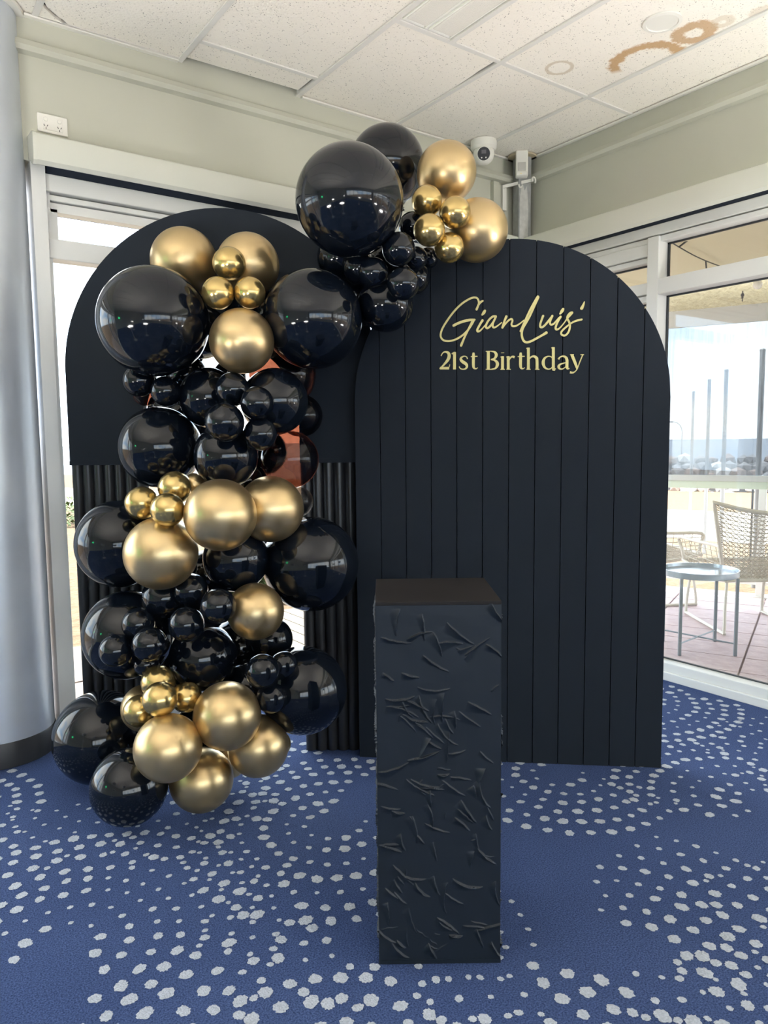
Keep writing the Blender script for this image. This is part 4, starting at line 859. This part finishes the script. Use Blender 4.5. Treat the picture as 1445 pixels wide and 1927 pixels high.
# seawall of boulders, sea
sw = thing('seawall', 'seawall of piled grey and brown boulders between the lawn and the sea', 'seawall', pw(40, 0, 0))
rg = random.Random(4); rock_meshes = []
rmats = [P('boulder_grey', (.22, .21, .21), .9, vary=(3, .4), bump=(6, .6)), P('boulder_brown', (.24, .17, .14), .9, vary=(3, .4), bump=(6, .6)), P('boulder_pale', (.5, .48, .46), .9, vary=(3, .3), bump=(6, .6))]
for k in range(9):
    bm = bmesh.new(); bmesh.ops.create_icosphere(bm, subdivisions=1, radius=1.0)
    for p in bm.verts: p.co = Vector((p.co.x*rg.uniform(.75, 1.2), p.co.y*rg.uniform(.75, 1.1), p.co.z*rg.uniform(.6, .95)))
    me = bpy.data.meshes.new('boulder'); bm.to_mesh(me); bm.free(); me.materials.append(rmats[k % 3]); rock_meshes.append(me)
for lay in range(6):
    for j in range(46):
        u = -10+j*.66+(lay % 2)*.3+rg.uniform(-.15, .15); s = -2.2+lay*.55+rg.uniform(-.15, .15); z = -1.45+lay*.33+rg.uniform(-.1, .1)
        o = link('boulder', rg.choice(rock_meshes), sw, (s*NX+u*UX, s*NY+u*UY, z), rg.uniform(0, 6)); q = rg.uniform(.30, .48); o.scale = (q, q, q*.85)
MB().prism([(-2.2, -1.9), (.9, .15), (1.8, .25), (4.0, -3.2), (-2.2, -3.2)], lambda a, z, h: (a*NX+h*UX, a*NY+h*UY, z-.1), -10.5, 21).build('rubble_core', rmats[0], sw)
sea_m = P('sea_water', (.02, .035, .06), .35, bump=(.6, .3, 6))
sea = struct('sea', MB().add([pw(41, -1500, -3.0), pw(4000, -3500, -3.0), pw(4000, 3500, -3.0), pw(41, 1500, -3.0)], [(0, 1, 2, 3)]).mesh('sea', sea_m))

# round tray table on the porch
tmet = P('grey_blue_metal', (.20, .23, .25), .35, metal=.3)
tb = thing('tray_table', 'small round grey metal tray table standing outside on the porch', 'table', (4.231, 2.537, -.02), math.radians(-39.6))
MB().lathe([(.0, .488), (.214, .488), (.219, .508), (.226, .508), (.226, .474), (.222, .470), (.0, .478)], 48).build('tray', P('tray_blue_grey', (.34, .40, .46), .18, metal=.3), tb, smooth=40)
q = .164
for a, c in ((-1, -1), (1, -1), (1, 1), (-1, 1)):
    MB().box(a*q*1.0-.009, a*q*1.0+.009, c*q*1.0-.009, c*q*1.0+.009, 0, .474, bev=.002).build('leg', tmet, tb)
for sgn in (1, -1): MB().tube([(-q, -q*sgn, .075), (q, q*sgn, .075)], .005, 8).build('cross_bar', tmet, tb)
# rope chairs
rope = P('beige_rope', (.46, .42, .35), .8, vary=(40, .3)); tube_m = P('chair_tube', (.56, .53, .46), .45)
def make_chair(label, loc, rz):
    r_ = thing('rope_chair', label, 'chair', loc, rz, 'woven rope chairs on the porch')
    def back(a, h):      # a -1..1 across, h 0..1 up
        wd = .25+.155*h; return Vector((a*wd, -.26-.16*h-.10*h*(1-a*a)*.6+.03*(a*a), .36+h*.54-.07*h*(1-a*a)))
    def seat(a, h): return Vector((a*(.25+.06*h), -.26+.58*h, .36+.05*h-.03*math.sin(PI*h)))
    MB().tube([back(-1, h/10) for h in range(11)]+[back(-1+a/8, 1) for a in range(1, 17)]+[back(1, 1-h/10) for h in range(1, 11)], .014, 8).build('back_frame', tube_m, r_)
    MB().tube([seat(-1, h/8) for h in range(9)]+[seat(-1+a/4, 1) for a in range(1, 9)]+[seat(1, 1-h/8) for h in range(1, 9)], .014, 8).tube([seat(-1, 0), seat(1, 0)], .014, 8).build('seat_frame', tube_m, r_)
    for fn, nm, n, m in ((back, 'woven_back', 20, 17), (seat, 'woven_seat', 18, 14)):
        mb = MB()
        for i in range(m+1):
            mb.tube([fn(-1+2*k/n, i/m)+Vector((0, .004*(-1)**k, 0)) for k in range(n+1)], .0028, 4)
        for i in range(n):
            a = -1+2*(i+.5)/n; da = 1.0/n
            for sg in (1, -1): mb.tube([fn(max(-1, min(1, a+sg*da*(1 if k % 2 else -1))), k/m) for k in range(m+1)], .0036, 4)
        mb.build(nm, rope, r_, kind='stuff')
    for s in (-1, 1):
        side = lambda a, h: Vector((s*(.25+.06*a+.04*h), -.26+.56*a, .37+.05*a+h*(.22-.06*a)))
        mb = MB()
        for i in range(1, 6): mb.tube([side(k/8, i/5) for k in range(9)], .0028, 4)
        for i in range(9): mb.tube([side(i/8, k/4) for k in range(5)], .0028, 4)
        mb.build('woven_side', rope, r_, kind='stuff')
        MB().tube(catmull([back(s, .42), side(.1, 1), side(.6, 1), side(1, 1), side(1, .5), side(1, 0)], 4), .013, 8).build('armrest', tube_m, r_)
        MB().tube(catmull([(s*.24, -.25, .35), (s*.27, -.30, .18), (s*.285, -.33, .03), (s*.285, -.28, .012), (s*.285, .25, .012), (s*.285, .30, .03), (s*.28, .28, .2), (s*.27, .24, .39)], 5), .011, 8).build('sled_leg', tube_m, r_)
    return r_
make_chair('big woven rope lounge chair behind the tray table, its back towards the window', (5.07, 2.70, -.02), math.radians(-36))
make_chair('second woven rope chair, side on, half hidden by the backdrop edge', (5.22, 3.62, -.02), math.radians(-122))
# string of bare light sockets, bulb and ornament under the porch roof
o = thing('string_light_cord', 'thin dark cord with empty light sockets strung below the porch ceiling', 'string lights', (0, 0, 0))
cp = catmull([(4.10, 2.82, 2.550), (4.34, 2.87, 2.545), (4.8, 2.97, 2.535), (5.28, 3.06, 2.545), (5.6, 3.07, 2.55), (5.82, 2.85, 2.50), (5.9, 2.6, 2.54)], 6)
MB().tube(cp, .004, 6).build('cord', black_plastic, o)
for k, dv in ((4, (.02, -.05, .035)), (8, (.02, -.05, .035)), (14, (.01, 0, -.05)), (22, (-.02, .01, -.05)), (29, (.02, -.03, .05))):
    p = Vector(cp[k]); MB().tube([p, p+Vector(dv)], .006, 6).build('socket', black_plastic, o)
o = thing('porch_bulb', 'bare white bulb in a holder on the porch ceiling', 'bulb', (5.62, 2.975, 2.57))
MB().lathe([(.045, 0), (.045, -.02), (.02, -.025), (.020, -.075), (.016, -.08)], 20).build('holder', white_plastic, o, smooth=40)
MB().lathe([(.014, -.078), (.018, -.095)]+[(.034*math.sin(a), -.128+.034*math.cos(a)) for a in [PI*k/12 for k in range(2, 12)]]+[(.001, -.162)], 20).build('glass_bulb', P('frosted_bulb', (.82, .80, .74), .25), o, smooth=60)
o = tag(MB().lathe([(.001, .045), (.006, .035), (.003, .028), (.012, .02), (.014, .006), (.007, -.004), (.010, -.012), (.003, -.02), (.005, -.034), (.001, -.042)], 10).build('beam_ornament', P('dark_bronze', (.05, .04, .05), .5), None, smooth=60), 'small dark beaded ornament on the rough porch beam', 'ornament')
o.location = (5.885, 3.235, 2.425)
